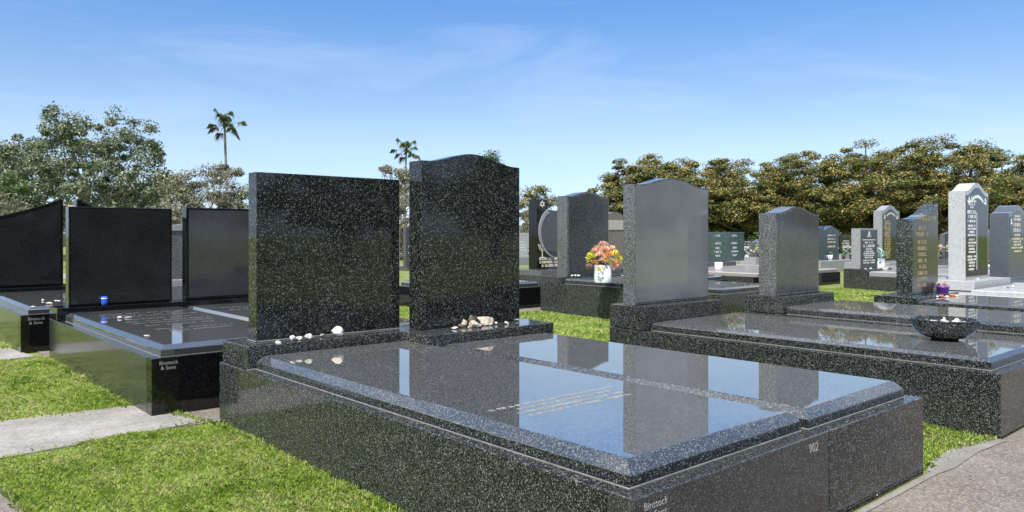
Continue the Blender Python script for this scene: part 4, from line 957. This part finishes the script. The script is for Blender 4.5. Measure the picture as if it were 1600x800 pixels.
# far wall, houses
x0, y0 = col(1172, D=62)
def house(px, D, wpx, top_px, label, roof, wall, seed):
    x, y = col(px, D=D); w_ = wpx / FPX * D; hh = H(top_px, D)
    p = root('house', (x, y, 0), label, 'house', None, R(YAW - 90))
    boxo('wall', -w_ / 2, w_ / 2, 0, 5, 0, hh * .68, wall, p, bev=0)
    bm = bmesh.new(); a = [(-w_ / 2 - .3, -.3, hh * .68), (w_ / 2 + .3, -.3, hh * .68), (w_ / 2 + .3, 5.3, hh * .68), (-w_ / 2 - .3, 5.3, hh * .68), (-w_ / 4, 2.5, hh), (w_ / 4, 2.5, hh)]
    v = [bm.verts.new(q) for q in a]
    for q in ((0, 1, 5, 4), (1, 2, 5), (2, 3, 4, 5), (3, 0, 4), (3, 2, 1, 0)): bm.faces.new([v[i] for i in q])
    mesh_obj('roof', bm, roof, p)
    for k in (-.3, .05, .32):
        f = boxo('window', k * w_ - .5, k * w_ + .5, -.04, .02, .9, 1.9, M_BLACKPANEL, p, bev=0); boxo('sill', k * w_ - .55, k * w_ + .55, -.1, -.041, .82, .9, M_WHITE, f, bev=0)
M_RENDER = plain('cream_render', (.62, .54, .40), .85, var=.08, scale=2); M_TILE = plain('terracotta_roof', (.25, .13, .09), .8, var=.25, scale=5); M_SLATE = plain('slate_roof', (.10, .10, .11), .7, var=.2, scale=5)
house(1185, 75, 70, 335, 'cream house glimpsed under the trees above the low distant graves', M_TILE, M_RENDER, 1)
house(1330, 75, 90, 345, 'cream house glimpsed under the fig trees left of the gold lettered headstone', M_SLATE, M_RENDER, 2)
house(626, 80, 40, 352, 'small house with tiled roof far away in the gap between the nearest headstones', M_TILE, M_RENDER, 3)
house(818, 85, 50, 358, 'low far house left of the gold star headstone', M_SLATE, M_RENDER, 4)

# far boundary fence
p = root('boundary_fence', (*col(800, D=70), 0), 'long dark timber fence along the far side behind the trees', 'fence', None, R(YAW - 90))
M_TIMBER = plain('dark_timber', (.05, .042, .033), .9, var=.3, scale=2)
bm = bmesh.new()
for k in range(180): add_box(bm, -58 + k * .65, -58 + k * .65 + .62, 0, .04, 0, 1.25)
mesh_obj('boards', bm, M_TIMBER, p)

# ------------------------------------------------------------------ grass
def in_poly(px, py, poly):
    ins = np.zeros(len(px), bool); n = len(poly)
    for i in range(n):
        x1, y1 = poly[i]; x2, y2 = poly[(i + 1) % n]
        c = ((y1 > py) != (y2 > py)) & (px < (x2 - x1) * (py - y1) / (y2 - y1 + 1e-12) + x1); ins ^= c
    return ins
def grass(name, polys, dens, h, wd, seed, excl=(), z=0.0):
    g = np.random.default_rng(seed); PX = []; PY = []
    for poly in polys:
        xs = [q[0] for q in poly]; ys = [q[1] for q in poly]
        n = int((max(xs) - min(xs)) * (max(ys) - min(ys)) * dens)
        x = g.uniform(min(xs), max(xs), n); y = g.uniform(min(ys), max(ys), n); k = in_poly(x, y, poly)
        for e_ in excl: k &= ~in_poly(x, y, e_)
        PX.append(x[k]); PY.append(y[k])
    x = np.concatenate(PX); y = np.concatenate(PY); n = len(x)
    # patchy height
    hh = np.array([.75 + .5 * mnoise.noise(Vector((a * 2.2, b * 2.2, seed))) + .25 * mnoise.noise(Vector((a * 9, b * 9, seed))) for a, b in zip(x, y)]) if n < 400000 else np.ones(n)
    hgt = h * hh * g.uniform(.5, 1.25, n); th = g.uniform(0, 6.283, n); lean = g.uniform(.15, 1.1, n)
    dx, dy = np.cos(th), np.sin(th); wx, wy = -dy * wd * g.uniform(.6, 1.2, n), dx * wd * g.uniform(.6, 1.2, n)
    B = np.stack([x, y, np.full(n, z)], 1); Wv = np.stack([wx, wy, np.zeros(n)], 1); Dv = np.stack([dx, dy, np.zeros(n)], 1)
    Mid = B + Dv * (hgt * lean * .35)[:, None] + np.array([0, 0, 1]) * (hgt * .6)[:, None]
    Tip = B + Dv * (hgt * lean)[:, None] + np.array([0, 0, 1]) * (hgt * (1.05 - .35 * lean))[:, None]
    V = np.stack([B - Wv, B + Wv, Mid + Wv * .8, Tip, Mid - Wv * .8], 1).reshape(-1, 3)
    me = bpy.data.meshes.new(name); me.vertices.add(len(V)); me.vertices.foreach_set('co', V.astype(np.float32).ravel())
    me.loops.add(n * 5); me.loops.foreach_set('vertex_index', np.arange(n * 5, dtype=np.int32))
    me.polygons.add(n); me.polygons.foreach_set('loop_start', np.arange(0, n * 5, 5, dtype=np.int32))
    me.update(calc_edges=True); me.materials.append(LM_GRASS)
    ob = bpy.data.objects.new(name, me); COL.objects.link(ob)
    return ob
tag(grass('grass', [[(.60, 2.2), (1.79, 2.2), (1.79, 4.80), (1.2, 4.84), (.6, 4.79), (.56, 4.4), (.59, 3)]], 30000, .034, .0012, 1), 'green lawn strip left of the nearest grave', 'grass', kind='stuff')
tag(grass('grass', [[(-1.2, 5.68), (.77, 5.71), (1.62, 5.6), (1.5, 6.4), (1.505, 8.48), (1.0, 8.43), (-1.2, 8.40)], [(1.62, 5.62), (1.60, 5.3), (1.72, 4.83), (1.76, 4.80), (1.68, 5.2)]], 17000, .036, .0015, 2), 'green lawn beyond the concrete crossing at left', 'grass', kind='stuff')
tag(grass('grass', [[(-.6, 9.25), (1.345, 9.3), (1.345, 12), (-.6, 12)]], 4000, .045, .003, 3), 'lawn patch at the far left edge beside the wave topped grave', 'grass', kind='stuff')
tag(grass('grass', [[(4.01, 1.50), (4.3, 1.52), (4.6, 1.52), (4.99, 1.45), (4.99, 4.9), (4.04, 4.9)]], 20000, .042, .0015, 4), 'bright grass strip between the nearest grave and the bowl grave', 'grass', kind='stuff')
tag(grass('grass', [[(4.3, 4.82), (7.99, 4.82), (7.99, 8.42), (4.3, 8.42)], [(2.9, 8.93), (6.88, 8.93), (6.88, 11), (5.2, 11)]], 4200, .045, .0032, 5), 'sunny grass plot between the graves in the middle distance', 'grass', kind='stuff')
tag(grass('grass', [[(7.6, 2.5), (8.69, 2.5), (8.69, 4), (9.6, 5.0), (9.6, 8.4), (12, 8.4), (16.1, 8.4), (16.1, 4.2), (11.1, 4.2), (11, 2.6), (9.97, 2.6), (9.97, 4.2), (8.0, 4.2), (7.6, 3.9)]], 2600, .05, .004, 6, excl=[[(9.6, 5.7), (11.7, 5.7), (11.7, 8.4), (9.6, 8.4)]]), 'bright grass plot between the short headstone and the swooping headstone', 'grass', kind='stuff')
tag(grass('grass', [[(13.85, 7.9), (14.25, 7.9), (14.25, 9.6), (13.87, 9.6)]], 2500, .06, .004, 7), 'grass tuft strip at the foot of the blue green headstone grave', 'grass', kind='stuff')

tag(grass('grass', [[(1.735, 2.2), (1.795, 2.2), (1.795, 4.80), (1.735, 4.78)], [(1.45, 5.7), (1.512, 5.7), (1.51, 8.3), (1.46, 8.3)]], 2600, .055, .0013, 11), 'longer untrimmed grass blades along the sides of the left graves', 'grass', kind='stuff')
tag(grass('grass', [[(.60, 4.76), (1.72, 4.84), (1.72, 4.88), (.60, 4.80)], [(.2, 5.64), (1.6, 5.56), (1.6, 5.66), (.2, 5.72)], [(4.05, 1.49), (4.95, 1.46), (4.95, 1.51), (4.5, 1.57), (4.05, 1.54)], [(4.93, 1.55), (4.995, 1.55), (4.995, 4.6), (4.93, 4.6)]], 1300, .05, .0013, 12), 'stray longer blades creeping over the path edges', 'grass', kind='stuff')
